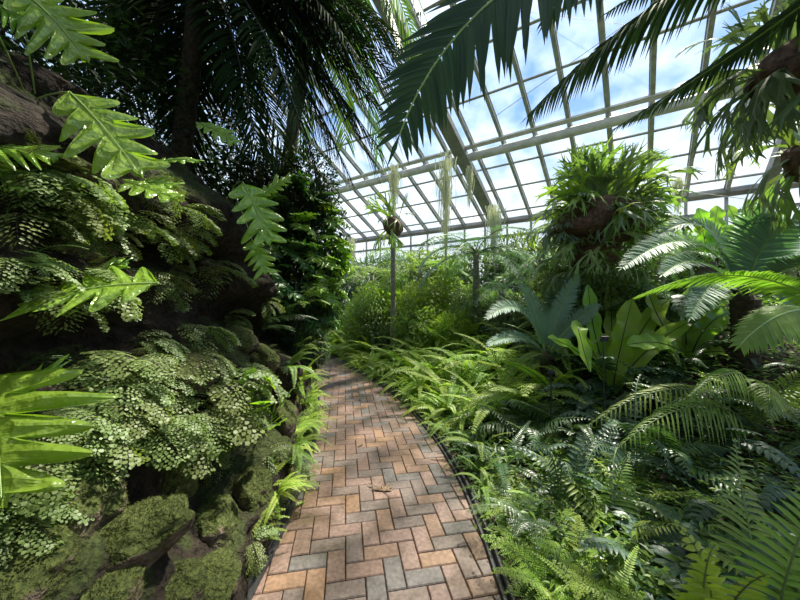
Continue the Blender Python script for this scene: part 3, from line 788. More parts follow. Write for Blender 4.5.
# dark shrubs and trees behind the top of the rock wall
back = [(-2.5, 1.6, 2.2, 1.1, .9), (-2.9, 3.0, 2.3, 1.2, 1.1), (-3.6, 2.2, 3.6, 1.5, 1.3), (-2.6, 4.6, 2.3, .9, .9), (-3.9, 4.4, 3.2, 1.4, 1.2), (-2.2, .7, 2.3, .8, .7), (-3.3, .7, 4.1, 1.7, 1.2)]  # last bush enlarged towards the camera to block skylight
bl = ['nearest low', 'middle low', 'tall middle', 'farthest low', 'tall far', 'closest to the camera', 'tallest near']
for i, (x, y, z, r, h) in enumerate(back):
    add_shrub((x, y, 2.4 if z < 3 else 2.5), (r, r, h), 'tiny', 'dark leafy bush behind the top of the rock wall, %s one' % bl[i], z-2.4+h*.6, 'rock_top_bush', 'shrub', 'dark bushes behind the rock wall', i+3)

# ------------------------------------------------------------------ palms
def palm_frond_mesh(pts, n, ln, w, mats, up=V((0, 0, 1)), rnd=R, droop=.55, ang=(62, 35), vee=.05, seg=3, r=.012, prof='palm', fold=.2, peak=.3, t0=.14, base=.5):
    mb = MB(); frond(mb, pts, n, ln, w, ang, vee, droop, seg, 0, t0, prof, up, rnd, fold, base, peak)
    return mb.mesh('frond', mats[0])
def palm(crown, foot, tips, label, mats, n=46, ln=.46, w=.03, rise=.7, name='palm_tree', tr=.10, droop=.6, rach=.012, seed=0, **kw):
    root = thing(name, foot, label, 'palm'); rnd = random.Random(seed)
    mb = MB(); pts = bez(foot, (foot+crown)/2+V((.05, 0, 0)), crown, 24)
    for i, p in enumerate(pts): pass
    tube(mb, [q for p in local(pts, foot) for q in (p, p+V((0, 0, .02)))], tr, tr*.85, 12)
    obj('trunk', mb.mesh('trunk', M['trunk'], True), root)
    for t in tips:
        tip = t[0] if isinstance(t, tuple) else t; rs = t[1] if isinstance(t, tuple) else rise
        mid = t[2] if isinstance(t, tuple) and len(t) > 2 else (crown*.5+tip*.5)+V((0, 0, rs))
        pts = local(bez(crown, mid, tip, 18), foot)
        f = obj('frond', palm_frond_mesh(pts, n, ln, w, mats, rnd=rnd, droop=droop, **kw), root)
        mb = MB(); tube(mb, pts, rach, rach*.3, 6); obj('rachis', mb.mesh('rachis', mats[1]), f)
    return root
rnd = random.Random(11)
c1 = P(200, -35, 3.1)
tips = [P(392, 78, 2.9), P(372, 160, 3.1), P(318, 178, 3.0), P(352, 118, 2.7), P(300, 120, 2.3), P(255, 140, 2.4), P(340, 40, 2.6),
        P(330, 150, 3.6), P(240, 170, 3.4), P(180, 150, 3.6), P(385, 30, 3.2), P(120, 140, 3.4), P(290, 170, 4.1), P(400, 60, 3.4), P(360, 90, 3.6), P(230, 110, 3.0), P(140, 80, 3.0), P(90, 110, 2.8), P(330, 100, 3.3), P(402, 66, 2.6), P(396, 132, 3.0), P(380, 150, 2.8), P(345, 168, 2.8), P(402, 104, 3.2), P(366, 135, 3.1), P(330, 120, 2.9), V((-.7, .9, 3.9)), V((-.9, .4, 3.7)), V((-1.4, .3, 3.6)), V((-.5, 1.5, 4.2)), V((-1.9, .2, 3.6)), V((-.2, 2.2, 4.6)), V((-1.1, .8, 4.3)), P(384, 112, 2.7), P(396, 38, 2.9), P(408, 90, 3.3), P(360, 60, 2.5), P(320, 60, 2.7), P(110, 60, 3.2), P(170, 120, 3.3), P(210, 90, 3.6), P(250, 60, 3.3), P(290, 110, 3.5), P(130, 30, 2.9), P(190, 175, 3.5), P(70, 90, 3.2), P(265, 185, 3.8)]  # plain vector tips reach overhead out of view, added to block skylight
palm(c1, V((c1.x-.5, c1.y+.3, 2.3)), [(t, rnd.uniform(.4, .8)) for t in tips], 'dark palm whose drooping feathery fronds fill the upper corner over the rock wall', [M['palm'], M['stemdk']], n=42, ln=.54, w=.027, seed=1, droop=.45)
c2 = P(330, -120, 3.9)
tips = [P(400, 40, 3.5), P(432, 95, 4.2), P(378, 155, 4.3), P(350, 30, 3.2), P(300, 60, 3.6), P(425, 20, 3.2), P(345, 140, 4.6), P(250, 90, 4.4), P(300, 150, 4.8)]
palm(c2, V((c2.x-1.2, c2.y+1.2, 2.35)), [(t, rnd.uniform(.4, .8)) for t in tips], 'sunlit green palm seen through the dark fronds at the top of the photo', [M['palmlit'], M['stem']], n=46, ln=.52, w=.034, seed=2)

# the cycad overhead at the right: long stiff fronds crossing the roof
c3 = V((2.5, 1.35, 3.35)); ft = V((2.75, 1.25, .25))
root = thing('overhead_cycad', ft, 'tall cycad with long stiff dark fronds crossing in front of the glass roof', 'cycad')
mb = MB(); tube(mb, local(bez(ft, (ft+c3)/2, c3, 16), ft), .15, .13, 14); obj('trunk', mb.mesh('trunk', M['trunk'], True), root)
def ofrond(ctrl, n, ln, w, up, droop, ang, vee, seed, mats=('overhead', 'stempale'), r=.011, t0=.12, sides=(-1, 1)):
    pts = bez(*[p-ft for p in ctrl], 22); rnd = random.Random(seed); mb = MB()
    frond(mb, pts, n, ln, w, ang, vee, droop, 4, 0, t0, 'cycad', V(up).normalized(), rnd, .12, .7, .3, sides)
    f = obj('frond', mb.mesh('frond', M[mats[0]]), root); mb = MB(); tube(mb, pts, r, r*.3, 6); obj('rachis', mb.mesh('rachis', M[mats[1]]), f)
ofrond((c3, P(490, -130, 1.25), P(399, 136, 1.30)), 78, .40, .042, (.45, -.6, .6), .18, (72, 40), -.1, 1)
ofrond((c3, P(690, -55, 1.9), P(528, 116, 2.45)), 84, .26, .032, (.1, -.2, .95), .70, (72, 42), .0, 2)
ofrond((c3, P(800, 20, 2.0), P(614, 129, 2.75)), 84, .22, .028, (.1, -.45, .85), .5, (72, 40), .1, 3)
ofrond((c3, P(620, -120, 1.6), P(545, 22, 2.1)), 66, .25, .030, (.1, -.3, .9), .55, (72, 42), .0, 4)
ofrond((c3, P(760, -80, 2.4), P(606, 14, 3.2)), 64, .25, .030, (.1, -.3, .9), .5, (72, 42), .0, 5)
ofrond((c3, P(900, -70, 2.0), P(790, 5, 3.2)), 64, .25, .030, (.1, -.3, .9), .5, (72, 42), .0, 6)

# ------------------------------------------------------------------ cycads in the bed
def cycad(base, h, fronds, label, n=44, ln=.17, w=.014, tr=.115, mat='cycad', name='cycad', droop=.08, vee=.22):
    root = thing(name, base, label, 'cycad'); top = base+V((0, 0, h)); rnd = random.Random(int(base.x*100))
    mb = MB(); k = 14
    for i in range(k):                  # rings of old leaf bases
        z = h*i/k; tube(mb, [V((0, 0, z)), V((0, 0, z+h/k*.55)), V((0, 0, z+h/k*1.05))], tr*.92, tr*1.06, 14)
    tube(mb, [V((0, 0, h)), V((0, 0, h+.06)), V((0, 0, h+.14))], tr*.9, .015, 12)
    obj('trunk', mb.mesh('trunk', M['trunk']), root)
    for mid, tip, up, l in fronds:
        pts = local(bez(top+(mid-top).normalized()*.05, mid, tip, 18), base); mb = MB()
        frond(mb, pts, n, l or ln, w, (75, 45), vee, droop, 3, 0, .13, 'cycad', V(up).normalized(), rnd, .1, .7, .3)
        f = obj('frond', mb.mesh('frond', M[mat]), root); mb = MB(); tube(mb, pts, .009, .003, 6); obj('rachis', mb.mesh('rachis', M['stempale']), f)
    return root
Z = (0, 0, 1); FW = (0, -.6, .8)
b = P(745, 352, 3.2); g = ground(b.x, b.y); h = P(745, 300, 3.2).z-g
cycad(V((b.x, b.y, g)), h, [
    (P(700, 205, 3.3), P(622, 268, 3.0), FW, .20), (P(715, 190, 3.5), P(652, 240, 3.5), FW, .2), (P(742, 215, 3.3), P(775, 205, 2.9), (-.6, -.7, .4), .26),
    (P(760, 215, 3.1), P(828, 215, 2.7), (-.3, -.7, .6), .26), (P(790, 250, 2.9), P(850, 268, 2.4), FW, .24), (P(700, 240, 3.0), P(662, 275, 2.7), FW, .18),
    (P(720, 255, 2.9), P(690, 318, 2.5), FW, .18), (P(770, 240, 3.5), P(840, 245, 3.6), FW, .2), (P(750, 220, 3.8), P(745, 215, 4.2), Z, .2), (P(780, 270, 2.8), P(810, 330, 2.4), FW, .18)],
    'blue green cycad on a ringed brown trunk with wide arching fronds', n=62, w=.024)
b = P(870, 400, 2.3); g = ground(b.x, b.y); tp = P(860, 335, 2.3)
cycad(V((tp.x, tp.y, g)), tp.z-g, [
    (P(765, 240, 2.3), P(638, 296, 2.45), (0, -.35, -.93), .19), (P(800, 280, 2.0), P(740, 345, 1.9), FW, .2), (P(860, 240, 2.4), P(830, 250, 2.8), Z, .2)],
    'green cycad at the side edge whose sunlit frond arches before the ringed trunk', n=66, w=.032, mat='sword', vee=-.15, droop=.35)
b = P(547, 372, 3.9); g = ground(b.x, b.y); h = P(547, 358, 3.9).z-g
cycad(V((b.x, b.y, g)), max(.15, h), [
    (P(525, 285, 3.8), P(487, 318, 3.5), FW, .17), (P(535, 300, 4.0), P(520, 284, 4.0), (.3, -.9, .2), .17), (P(556, 310, 4.0), P(578, 276, 4.0), (-.3, -.9, .2), .17),
    (P(560, 330, 3.8), P(598, 305, 3.7), (-.2, -.8, .5), .15), (P(525, 325, 3.6), P(488, 345, 3.3), FW, .14), (P(548, 320, 4.2), P(556, 298, 4.4), (0, -1, .1), .15)],
    'small blue green cycad with upright feather fronds in the middle of the bed', n=52, ln=.17, w=.022, tr=.09)

# ------------------------------------------------------------------ bird's nest ferns: broad wavy strap leaves
def strap_mesh(pts, w, up, rnd, wav=.24):
    mb = MB(); c = Curve(pts); n = 30; K = 6; ph = rnd.uniform(0, 6); vs = []
    for i in range(n+1):
        t = i/n; p, Tn = c.at(t); Tn, S, N = frame(Tn, up)
        hw = w*.5*min(1, .22+(t/.35)**.9*.78)*max(.02, 1-max(0, (t-.72)/.28)**2.2)**.5
        for k in range(K+1):
            u = -1+2*k/K; z = .20*abs(u)+wav*math.sin(t*30+ph+(2 if u > 0 else 0))*abs(u)**1.5+.03*math.sin(t*110)*abs(u)
            vs.append(p+S*(u*hw)+N*(hw*z))
    fs = [(i*(K+1)+k, i*(K+1)+k+1, (i+1)*(K+1)+k+1, (i+1)*(K+1)+k) for i in range(n) for k in range(K)]
    mb.add(vs, fs); return mb.mesh('strap_leaf', M['strap'], True)
def nest(base, leaves, label, name='birds_nest_fern'):
    root = thing(name, base, label, 'fern'); rnd = random.Random(int(base.x*77))
    for mid, tip, up, w in leaves:
        pts = local(bez(base, mid, tip, 16), base); f = obj('strap_leaf', strap_mesh(pts, w*.8, V(up).normalized(), rnd), root)
        mb = MB(); tube(mb, [p+V(up).normalized()*.004 for p in pts], .008, .002, 5); obj('midrib', mb.mesh('midrib', M['stemdk']), f)
    return root
def gb(px, py, d): q = P(px, py, d); return V((q.x, q.y, ground(q.x, q.y)))
nest(gb(612, 395, 3.4), [(P(616, 360, 3.35), P(632, 300, 3.5), (-.15, -1, .15), .30), (P(560, 275, 3.5), P(590, 372, 3.0), (.3, -.5, .8), .20), (P(590, 330, 3.7), P(588, 285, 3.9), (.1, -1, .1), .24),
     (P(640, 320, 3.6), P(668, 300, 3.7), (-.2, -.8, .5), .24), (P(640, 345, 3.4), P(690, 322, 3.4), (-.1, -.7, .7), .22), (P(590, 350, 3.3), P(548, 338, 3.1), FW, .2), (P(612, 320, 4.), P(610, 280, 4.1), (0, -1, .1), .26)],
     "bird's nest fern with a backlit upright strap leaf behind the black plant label")
nest(gb(690, 385, 3.5), [(P(680, 330, 3.6), P(690, 288, 3.7), (0, -1, .1), .24), (P(700, 320, 3.5), P(732, 312, 3.5), (-.2, -.8, .5), .26), (P(670, 335, 3.3), P(628, 345, 3.1), (.1, -.7, .7), .24),
     (P(660, 330, 3.5), P(648, 292, 3.6), (.2, -.9, .2), .24), (P(700, 350, 3.3), P(725, 352, 3.2), FW, .22), (P(670, 330, 3.9), P(665, 300, 4.1), (0, -1, .2), .24)],
     "second bird's nest fern with broad wavy leaves left of the ringed trunk")
nest(P(708, 262, 5.4), [(P(704, 235, 5.4), P(698, 208, 5.4), (0, -1, .1), .38), (P(712, 235, 5.4), P(718, 206, 5.5), (0, -1, .1), .36), (P(715, 245, 5.3), P(735, 225, 5.2), FW, .3), (P(700, 245, 5.3), P(680, 232, 5.2), FW, .3)],
     "yellow green bird's nest fern high at the back below the glazed wall", 'perched_nest_fern')
nest(P(752, 262, 5.2), [(P(752, 230, 5.2), P(748, 200, 5.2), (0, -1, .1), .30), (P(765, 230, 5.2), P(770, 208, 5.3), (0, -1, .1), .34), (P(742, 235, 5.1), P(728, 205, 5.1), (0, -1, .3), .26)],
     "bird's nest fern standing behind the ringed trunk cycad", 'perched_nest_fern')
for p, lab in (((708, 262, 5.4), 'mossy post carrying the yellow green nest fern at the back'), ((752, 262, 5.2), 'mossy post carrying the nest fern behind the ringed trunk cycad')):
    q = P(*p); mb = MB(); g = ground(q.x, q.y); tube(mb, [V((0, 0, (q.z-g)*i/8)) for i in range(9)], .14, .11, 10)
    tag(obj('perch_post', mb.mesh('perch_post', M['trunk'], True), None, V((q.x, q.y, g))), lab, 'post')

# ------------------------------------------------------------------ staghorn ferns
def staghorn(c, ball, n, sc_, label, keys, name='staghorn_fern', seed=0, hangp=None, zlo=-.45):
    root = thing(name, c, label, 'fern'); rnd = random.Random(seed)
    mb = MB(); me = boulder_mesh(seed+9, 4, .3); me.materials.clear(); me.materials.append(M['rootball'])
    obj('root_ball', me, root, (-.14, -.16, -.04) if n > 100 else (0, 0, 0), None, ball)
    for i in range(n):
        a = rnd.uniform(0, 2*math.pi); el = rnd.random(); k = rnd.randrange(6)
        d = V((math.cos(a), math.sin(a), 0)); z = rnd.uniform(zlo, .95)
        if n > 100 and d.y < -.3 and z < .3 and rnd.random() < .3: z = rnd.uniform(.45, 1.)
        if z > .5: k = (0, 1, 5, 2)[k % 4]
        elif n > 100: k = (1, 2, 2, 3)[k % 4]
        low = V((rnd.uniform(-.55, .25), rnd.uniform(-.3, .0), rnd.uniform(-.62, -.3))) if n > 100 and i % 4 == 0 else V((0, 0, 0))
        o = obj('antler_frond', T[keys[i % len(keys)]][k if z > -.1 or n > 100 else 3+k % 2], root, V((d.x*ball[0]*.8*(1-abs(z)*.5), d.y*ball[1]*.8*(1-abs(z)*.5), z*ball[2]*.9))+low, (rnd.uniform(-.45, .45), rnd.uniform(-.45, .45), a-math.pi/2), sc_*(rnd.uniform(.7, 1.2) if n < 100 else rnd.uniform(.5, 1.25)*(1 if z > 0 else .8)))
    if n > 100:
        me2 = boulder_mesh(seed+12, 4, .3); me2.materials.clear(); me2.materials.append(M['rootball']); obj('root_ball', me2, root, (-.16, -.02, -.48), None, (.36, .26, .26))
    if hangp is not None:
        mb = MB(); tube(mb, [V((0, 0, ball[2]*.8)), hangp-c], .006, .006, 5); obj('hanging_wire', mb.mesh('hanging_wire', M['wire']), root)
    return root
c = P(603, 222, 4.6)
staghorn(c, (.58, .44, .34), 290, .74, 'huge staghorn fern ball with brown root core and forked fronds in the centre right', ['stag', 'stag', 'staggrey', 'staglime'], seed=1, zlo=-.75)
g = ground(c.x, c.y+.1); mb = MB(); tube(mb, bez(V((0, 0, 0)), V((.04, 0, (c.z-g)/2)), V((0, -.1, c.z-g-.25)), 10), .17, .13, 12)
tag(obj('old_tree', mb.mesh('old_tree', M['trunk'], True), None, V((c.x, c.y+.1, g))), 'dark trunk that carries the huge staghorn fern', 'tree')
def roof_above(c):
    t = (A0-c).dot(nU)/nU.z; return c+V((0, 0, t-.15))
c = P(788, 72, 2.3); staghorn(c, (.19, .19, .2), 64, .62, 'grey green staghorn fern drooping from a brown basket near the roof', ['staggrey'], 'hanging_staghorn', 4, roof_above(c))
c = P(818, 158, 2.7); staghorn(c, (.2, .2, .2), 34, .55, 'dark staghorn fern hanging below the basket one at the side edge', ['staggrey', 'stag'], 'hanging_staghorn', 5, roof_above(c))
c = P(393, 226, 7.0); staghorn(c, (.22, .2, .22), 14, .6, 'small staghorn fern with upright forked fronds atop a thin post', ['stag'], 'post_staghorn', 6)
g = ground(c.x, c.y); mb = MB(); tube(mb, [V((0, 0, (c.z-g-.1)*i/8)) for i in range(9)], .06, .05, 10)
tag(obj('perch_post', mb.mesh('perch_post', M['palepost'], True), None, V((c.x, c.y, g))), 'thin post carrying the small staghorn fern before the roof', 'post')

# ------------------------------------------------------------------ hanging moss
def hang_moss(px, y0, y1, d, wpx, label, n=260, seed=0):
    rnd = random.Random(seed); a = P(px, y0, d); L = (y1-y0)/F*d; W = wpx/F*d; mb = MB()
    for i in range(int(n*.55)):
        r = abs(rnd.gauss(0, .42)); th = rnd.uniform(0, 6.28); x = math.cos(th)*r*W*.6; y = math.sin(th)*r*W*.4
        l = L*rnd.uniform(.3, 1)*(1-.5*min(1, r)); z0 = -rnd.uniform(0, L*.35); K = 6; vs = []; ph = rnd.uniform(0, 6); tw = rnd.uniform(.003, .008)
        for k in range(K+1):
            t = k/K; q = V((x*(1-.3*t)+.02*math.sin(ph+t*5), y*(1-.3*t)+.02*math.cos(ph+t*4), z0-l*t)); vs += [q-V((tw*(1-t*.6), 0, 0)), q+V((tw*(1-t*.6), tw*.5, 0))]
        mb.add(vs, [(2*k, 2*k+1, 2*k+3, 2*k+2) for k in range(K)])
    o = obj('hanging_moss', mb.mesh('hanging_moss', M['moss_hang']), None, a); tag(o, label, 'moss'); return o
hang_moss(446, 150, 252, 6.5, 20, 'long pale hanging moss beside the thick roof rib', 300, 1)
hang_moss(394, 163, 214, 7.5, 16, 'short pale hanging moss left of the long one under the roof pipe', 240, 2)
hang_moss(494, 202, 258, 6.3, 24, 'pale hanging moss below the lower end of the thick roof rib', 280, 3)
hang_moss(469, 165, 205, 6.5, 12, 'small tuft of pale hanging moss on the thick roof rib', 160, 4)
hang_moss(678, 177, 212, 6.0, 20, 'square pale sheet of hanging moss beside the staghorn fern', 420, 5)
hang_moss(352, 236, 268, 9., 12, 'faded hanging moss strands far off beside the dark hanging foliage', 160, 6)

# ------------------------------------------------------------------ tree ferns and shrubs at the back
def tree_fern(px, py, d, nf, s, key, label, seed):
    c = P(px, py, d); g = ground(c.x, c.y); root = thing('tree_fern', V((c.x, c.y, g)), label, 'tree fern'); rnd = random.Random(seed)
    mb = MB(); tube(mb, [V((0, 0, (c.z-g)*i/8)) for i in range(9)], .08, .06, 10); obj('trunk', mb.mesh('trunk', M['palepost'], True), root)
    for i in range(nf):
        obj('frond', T[key][i % 5], root, (0, 0, c.z-g), (rnd.uniform(-.15, .15), 0, 2*math.pi*i/nf+rnd.uniform(-.3, .3)), s*rnd.uniform(.8, 1.1))
tree_fern(476, 254, 6.3, 13, 1.5, 'treefern', 'blue green tree fern with drooping feathery fronds at the middle back', 1)
tree_fern(502, 290, 6.0, 9, 1.0, 'treefern', 'smaller blue green tree fern left of the small cycad', 2)
tree_fern(372, 275, 9., 11, 1.6, 'treefernlit', 'light green tree fern close to the far end of the path', 3)
tree_fern(420, 268, 8.4, 11, 1.6, 'treefernlit', 'light green tree fern between the path end and the blue green tree fern', 4)
tree_fern(540, 262, 7.4, 10, 1.1, 'treefern', 'blue green tree fern half hidden behind the huge staghorn fern', 5)
tree_fern(660, 262, 5.2, 10, 1.0, 'treefern', 'blue green tree fern right of the huge staghorn fern', 6)
tree_fern(790, 268, 4.6, 10, .9, 'treefernlit', 'green tree fern behind the ringed trunk cycad at the side', 7)
def inside(p, m):                       # pull a point back towards the camera until it stands clear of the glazed wall
    hn = V((-eU.y, eU.x, 0)); hn = hn if hn.y > 0 else -hn
    while (V((p.x, p.y, 0))-V((A0.x, A0.y, 0))).dot(hn) > -m: p = V((p.x*.97, p.y*.97, EYE+(p.z-EYE)*.97))
    return p
bk = [ # px, d, top py, radius, kind
    (345, 11.5, 262, .9, 'fine'), (372, 12., 255, 1., 'blue'), (398, 10.5, 250, .8, 'blue'), (425, 11, 250, .9, 'fine'), (450, 10, 256, .8, 'lit'), (480, 10, 246, .9, 'fine'), (512, 9.2, 250, .8, 'blue'), (520, 8.3, 232, .75, 'fine'),
    (545, 8.0, 240, .8, 'lit'), (560, 6.6, 262, .6, 'dark'), (575, 7., 256, .7, 'fine'), (610, 6.2, 265, .7, 'dark'), (640, 6.6, 236, .8, 'fine'), (668, 6.8, 218, .7, 'lit'), (700, 6.4, 240, .8, 'fine'), (730, 6.2, 232, .8, 'dark'),
    (765, 5.8, 225, .7, 'fine'), (795, 5.2, 232, .7, 'fine'), (640, 5.0, 292, .5, 'dark'), (590, 5.2, 285, .5, 'dark'), (700, 4.8, 290, .5, 'dark'), (770, 4.4, 300, .5, 'dark'), (430, 7.4, 298, .5, 'grass'), (400, 8.0, 290, .6, 'grass'), (455, 6.4, 312, .4, 'grass'),
    (352, 10., 300, .6, 'lit'), (335, 10.8, 305, .6, 'fine'), (318, 10.6, 312, .6, 'fine'), (525, 6.0, 290, .5, 'fine'), (815, 4.0, 300, .6, 'dark'), (372, 7.9, 282, .5, 'lit'), (420, 7.3, 280, .5, 'lit'), (470, 6.5, 285, .42, 'fine'), (445, 7.8, 272, .55, 'lit'), (395, 8.8, 272, .55, 'fine'), (505, 5.6, 298, .35, 'fine'), (360, 8.2, 300, .55, 'lit'), (385, 7.6, 305, .5, 'fine'), (415, 6.8, 305, .5, 'lit'), (470, 7.6, 285, .55, 'fine'), (500, 6.6, 288, .5, 'lit'), (520, 7.2, 268, .6, 'blue'), (595, 4.3, 262, .42, 'fine'), (572, 4.4, 275, .4, 'blue'), (618, 4.2, 278, .36, 'fine'), (560, 4.9, 262, .45, 'fine'), (625, 4.6, 262, .45, 'fine'), (640, 4.2, 285, .4, 'blue'), (300, 12., 270, 1.1, 'fine'), (325, 13, 258, 1.1, 'dark')]
KN = {'fine': 'green small leaved', 'dark': 'dark green', 'blue': 'blue green narrow leaved', 'grass': 'grassy bright green', 'lit': 'light green'}
cnt = {}
for i, (px, d, py, r, k) in sorted(enumerate(bk), key=lambda t: t[1][0]):
    p = inside(P(px, py, d), r*1.05+.2); g = ground(p.x, p.y) if p.x > xat(RE, p.y) else 0.; top = p.z-g; h = max(.35, min(top*.5, r*1.1)); cnt[k] = cnt.get(k, 0)+1
    add_shrub((p.x, p.y, g), (r, r, h), k, '%s shrub at the back of the bed, %s from the bend' % (KN[k], ORD[cnt[k]-1]), top-h, 'bed_shrub', 'shrub', 'shrubs at the back of the bed', i)

# ------------------------------------------------------------------ fern rows of the bed, following the edging
def seen(p, m=70):
    if p.y < .7 or (inside(p, .8)-p).length > 0: return False
    x = 400+F*p.x/p.y; y = 300-F*(p.z+.3-EYE)/p.y
    return -m < x < 800+m and y < 600+m
rows = [(.16, .25), (.42, .30), (.75, .34), (1.15, .38), (1.6, .42), (2.1, .48), (2.7, .55), (3.4, .62)]
RN = ['along the edging', 'in the second row from the edging', 'in the third row from the edging', 'in the fourth row from the edging', 'in the fifth row from the edging', 'in the sixth row from the edging', 'in the seventh row from the edging', 'in the rear row of the bed']
DESC = {'sword': 'green sword fern', 'lime': 'yellow green sword fern', 'sworddk': 'dark sword fern', 'lacy': 'lacy green fern', 'lacylime': 'lime lacy fern', 'lacydk': 'dark lacy fern', 'holly': 'glossy blue green holly fern', 'hollydk': 'dark holly fern', 'arch': 'arching long leaved fern', 'archdk': 'dark arching fern'}
NAMES = {'sword': 'sword_fern', 'lime': 'sword_fern', 'sworddk': 'sword_fern', 'lacy': 'lacy_fern', 'lacylime': 'lacy_fern', 'lacydk': 'lacy_fern', 'holly': 'holly_fern', 'hollydk': 'holly_fern', 'arch': 'arching_fern', 'archdk': 'arching_fern'}
rr = random.Random(21); nplant = 0
for ri, (off, spc) in enumerate(rows):
    cc = Curve([p for p in RE if p.y > .2]); s = rr.uniform(0, spc); idx = {}
    pts = []
    for p, q in zip(cc.p, cc.p[1:]): pass
    off_line = []
    for i, p in enumerate(cc.p):
        Tn = (cc.p[min(i+1, len(cc.p)-1)]-cc.p[max(i-1, 0)]).normalized(); off_line.append(p+V((Tn.y, -Tn.x, 0))*off)
    oc = Curve(off_line)
    while s < oc.L:
        p, Tn = oc.at(s/oc.L); s += spc*rr.uniform(.85, 1.2)
        p = p+V((rr.uniform(-.1, .1), rr.uniform(-.1, .1), 0))*(1 if ri else .4); p.z = ground(p.x, p.y)-.01
        if not seen(p): continue
        y = p.y; far = y > 6.5
        if y < 2.3 and ri <= 1: key = rr.choice(['lacy', 'lacylime', 'lacylime', 'lime', 'lacydk']); sc_ = .36  # lime kinds put sunlight into the shaded rows nearest the camera
        elif y < 2.3: key = rr.choice(['holly', 'hollydk', 'lacydk', 'arch', 'lacy', 'lacylime']); sc_ = .46
        elif y < 3.5: key = rr.choice(['holly', 'sworddk', 'lacydk', 'sword', 'archdk', 'arch']) if ri > 1 else rr.choice(['sword', 'lacy', 'sworddk']); sc_ = .56 if ri > 1 else .40
        else:
            key = rr.choice(['lime', 'sword', 'lime', 'lime', 'lacylime', 'lime']) if p.x < 2.0 else rr.choice(['sword', 'lacydk', 'arch', 'sworddk', 'holly']); sc_ = .80 if ri > 1 else .52
        sc_ *= .72 if ri == 0 else 1.22
        dn = DESC[key]; idx[dn] = idx.get(dn, 0)+1
        add_fern(key, p, sc_*rr.uniform(.85, 1.15), (9 if far else 11) if key != 'holly' else 9, '%s %s, %s from the camera' % (dn, RN[ri], ORD[idx[dn]-1]), NAMES[key], 'fern', 'ferns of the bed '+RN[ri], 1000+nplant, tilt=.0)
        nplant += 1
print('bed ferns', nplant)

# low undergrowth between the ferns: nobody could count it
rnd = random.Random(99); mb = MB(); n = 0
while n < 30000:
    y = .9+rnd.random()**1.3*9.5; x = rnd.uniform(xat(RE, y)+.06, y*1.45+.6)
    if dist_right(x, y) < .07 or (inside(V((x, y, 1.)), .4)-V((x, y, 1.))).length > 0: continue
    h = rnd.uniform(.0, .16)*min(1, dist_right(x, y)*2.5); p = V((x, y, ground(x, y)+h)); a = rnd.uniform(0, 6.28); k = (.7+.08*y)
    leaflet(mb, p, V((math.cos(a), math.sin(a), rnd.uniform(-.2, .7))), V((rnd.uniform(-.4, .4), rnd.uniform(-.4, .4), 1)), rnd.uniform(.05, .12)*k, rnd.uniform(.018, .035)*k, 1, .2, rnd.randrange(3)); n += 1
o = obj('undergrowth', mb.mesh('undergrowth', [M['shrub'], M['dark'], M['sword']])); tag(o, 'low leafy undergrowth covering the soil between the ferns of the bed', 'undergrowth', kind='stuff')

# ------------------------------------------------------------------ singled-out fronds near the camera, lower right
def solo(base, fr, label, name, mats, n, ln, w, seg=4, prof='tri', ang=(78, 50), droop=.3, t0=.2, peak=.35):
    root = thing(name, base, label, 'fern'); rnd = random.Random(int(base.x*311))
    for mid, tip, up in fr:
        pts = local(bez(base, mid, tip, 16), base); mb = MB()
        frond(mb, pts, n, ln, w, ang, .0, droop, seg, 0, t0, prof, V(up).normalized(), rnd, .1, .5, peak)
        f = obj('frond', mb.mesh('frond', M[mats]), root); mb = MB(); tube(mb, pts, .0055, .002, 6); obj('rachis', mb.mesh('rachis', M['stem']), f)
b = gb(775, 640, 1.25)
solo(b, [(P(775, 570, 1.2), P(835, 462, 1.3), (-.15, -.75, .65)), (P(840, 560, 1.2), P(880, 480, 1.4), FW), (P(745, 520, 1.5), P(735, 440, 1.75), (0, -.9, .4))],
     'tall fern with long level pinnae at the lower side edge', 'ladder_fern', 'lacy', 22, .25, .028)
b = gb(700, 660, 1.2)
solo(b, [(P(735, 585, 1.15), P(676, 522, 1.3), (.1, -.8, .6)), (P(735, 575, 1.1), P(770, 575, 1.0), FW), (P(700, 560, 1.2), P(715, 545, 1.2), FW)],
     'bright fern with blunt pinnae at the bottom edge right of centre', 'ladder_fern', 'lime', 15, .18, .040)
b = gb(565, 640, 1.35)
root = add_fern('lacylime', b+V((.02, .12, 0)), .42, 12, 'sunlit lacy fern at the bottom edge beside the path', 'lacy_fern', 'fern', None, 777)  # its sunlight is in the lime colour, the overhead cycad shades it
b = gb(640, 660, 1.25)
add_fern('lacy', b, .40, 11, 'soft green lacy fern at the bottom edge between the two bright ones', 'lacy_fern', 'fern', None, 778)
b = gb(760, 420, 2.6)
solo(b, [(P(690, 350, 2.6), P(585, 428, 2.3), (0, -.6, .8)), (P(700, 370, 2.4), P(610, 455, 2.1), (0, -.6, .8)), (P(760, 340, 2.6), P(690, 395, 2.2), (0, -.6, .8)), (P(800, 340, 2.7), P(850, 390, 2.4), FW), (P(770, 350, 2.6), P(770, 420, 2.0), FW)],
     'sprawling fern with long arching fronds of drooping pinnae before the nest ferns', 'arching_fern', 'sword', 30, .30, .020, droop=.6, ang=(60, 35))
b = gb(640, 440, 2.2)
solo(b, [(P(612, 400, 2.1), P(612, 498, 1.85), (.1, -.8, .5)), (P(600, 410, 2.1), P(585, 470, 1.9), FW), (P(650, 400, 2.1), P(670, 470, 1.9), FW), (P(630, 390, 2.3), P(640, 375, 2.5), FW)],
     'blue green hard fern with a hanging frond in the dark lower bed', 'hard_fern', 'holly', 20, .085, .018, prof='sword')
b = gb(560, 470, 2.0)
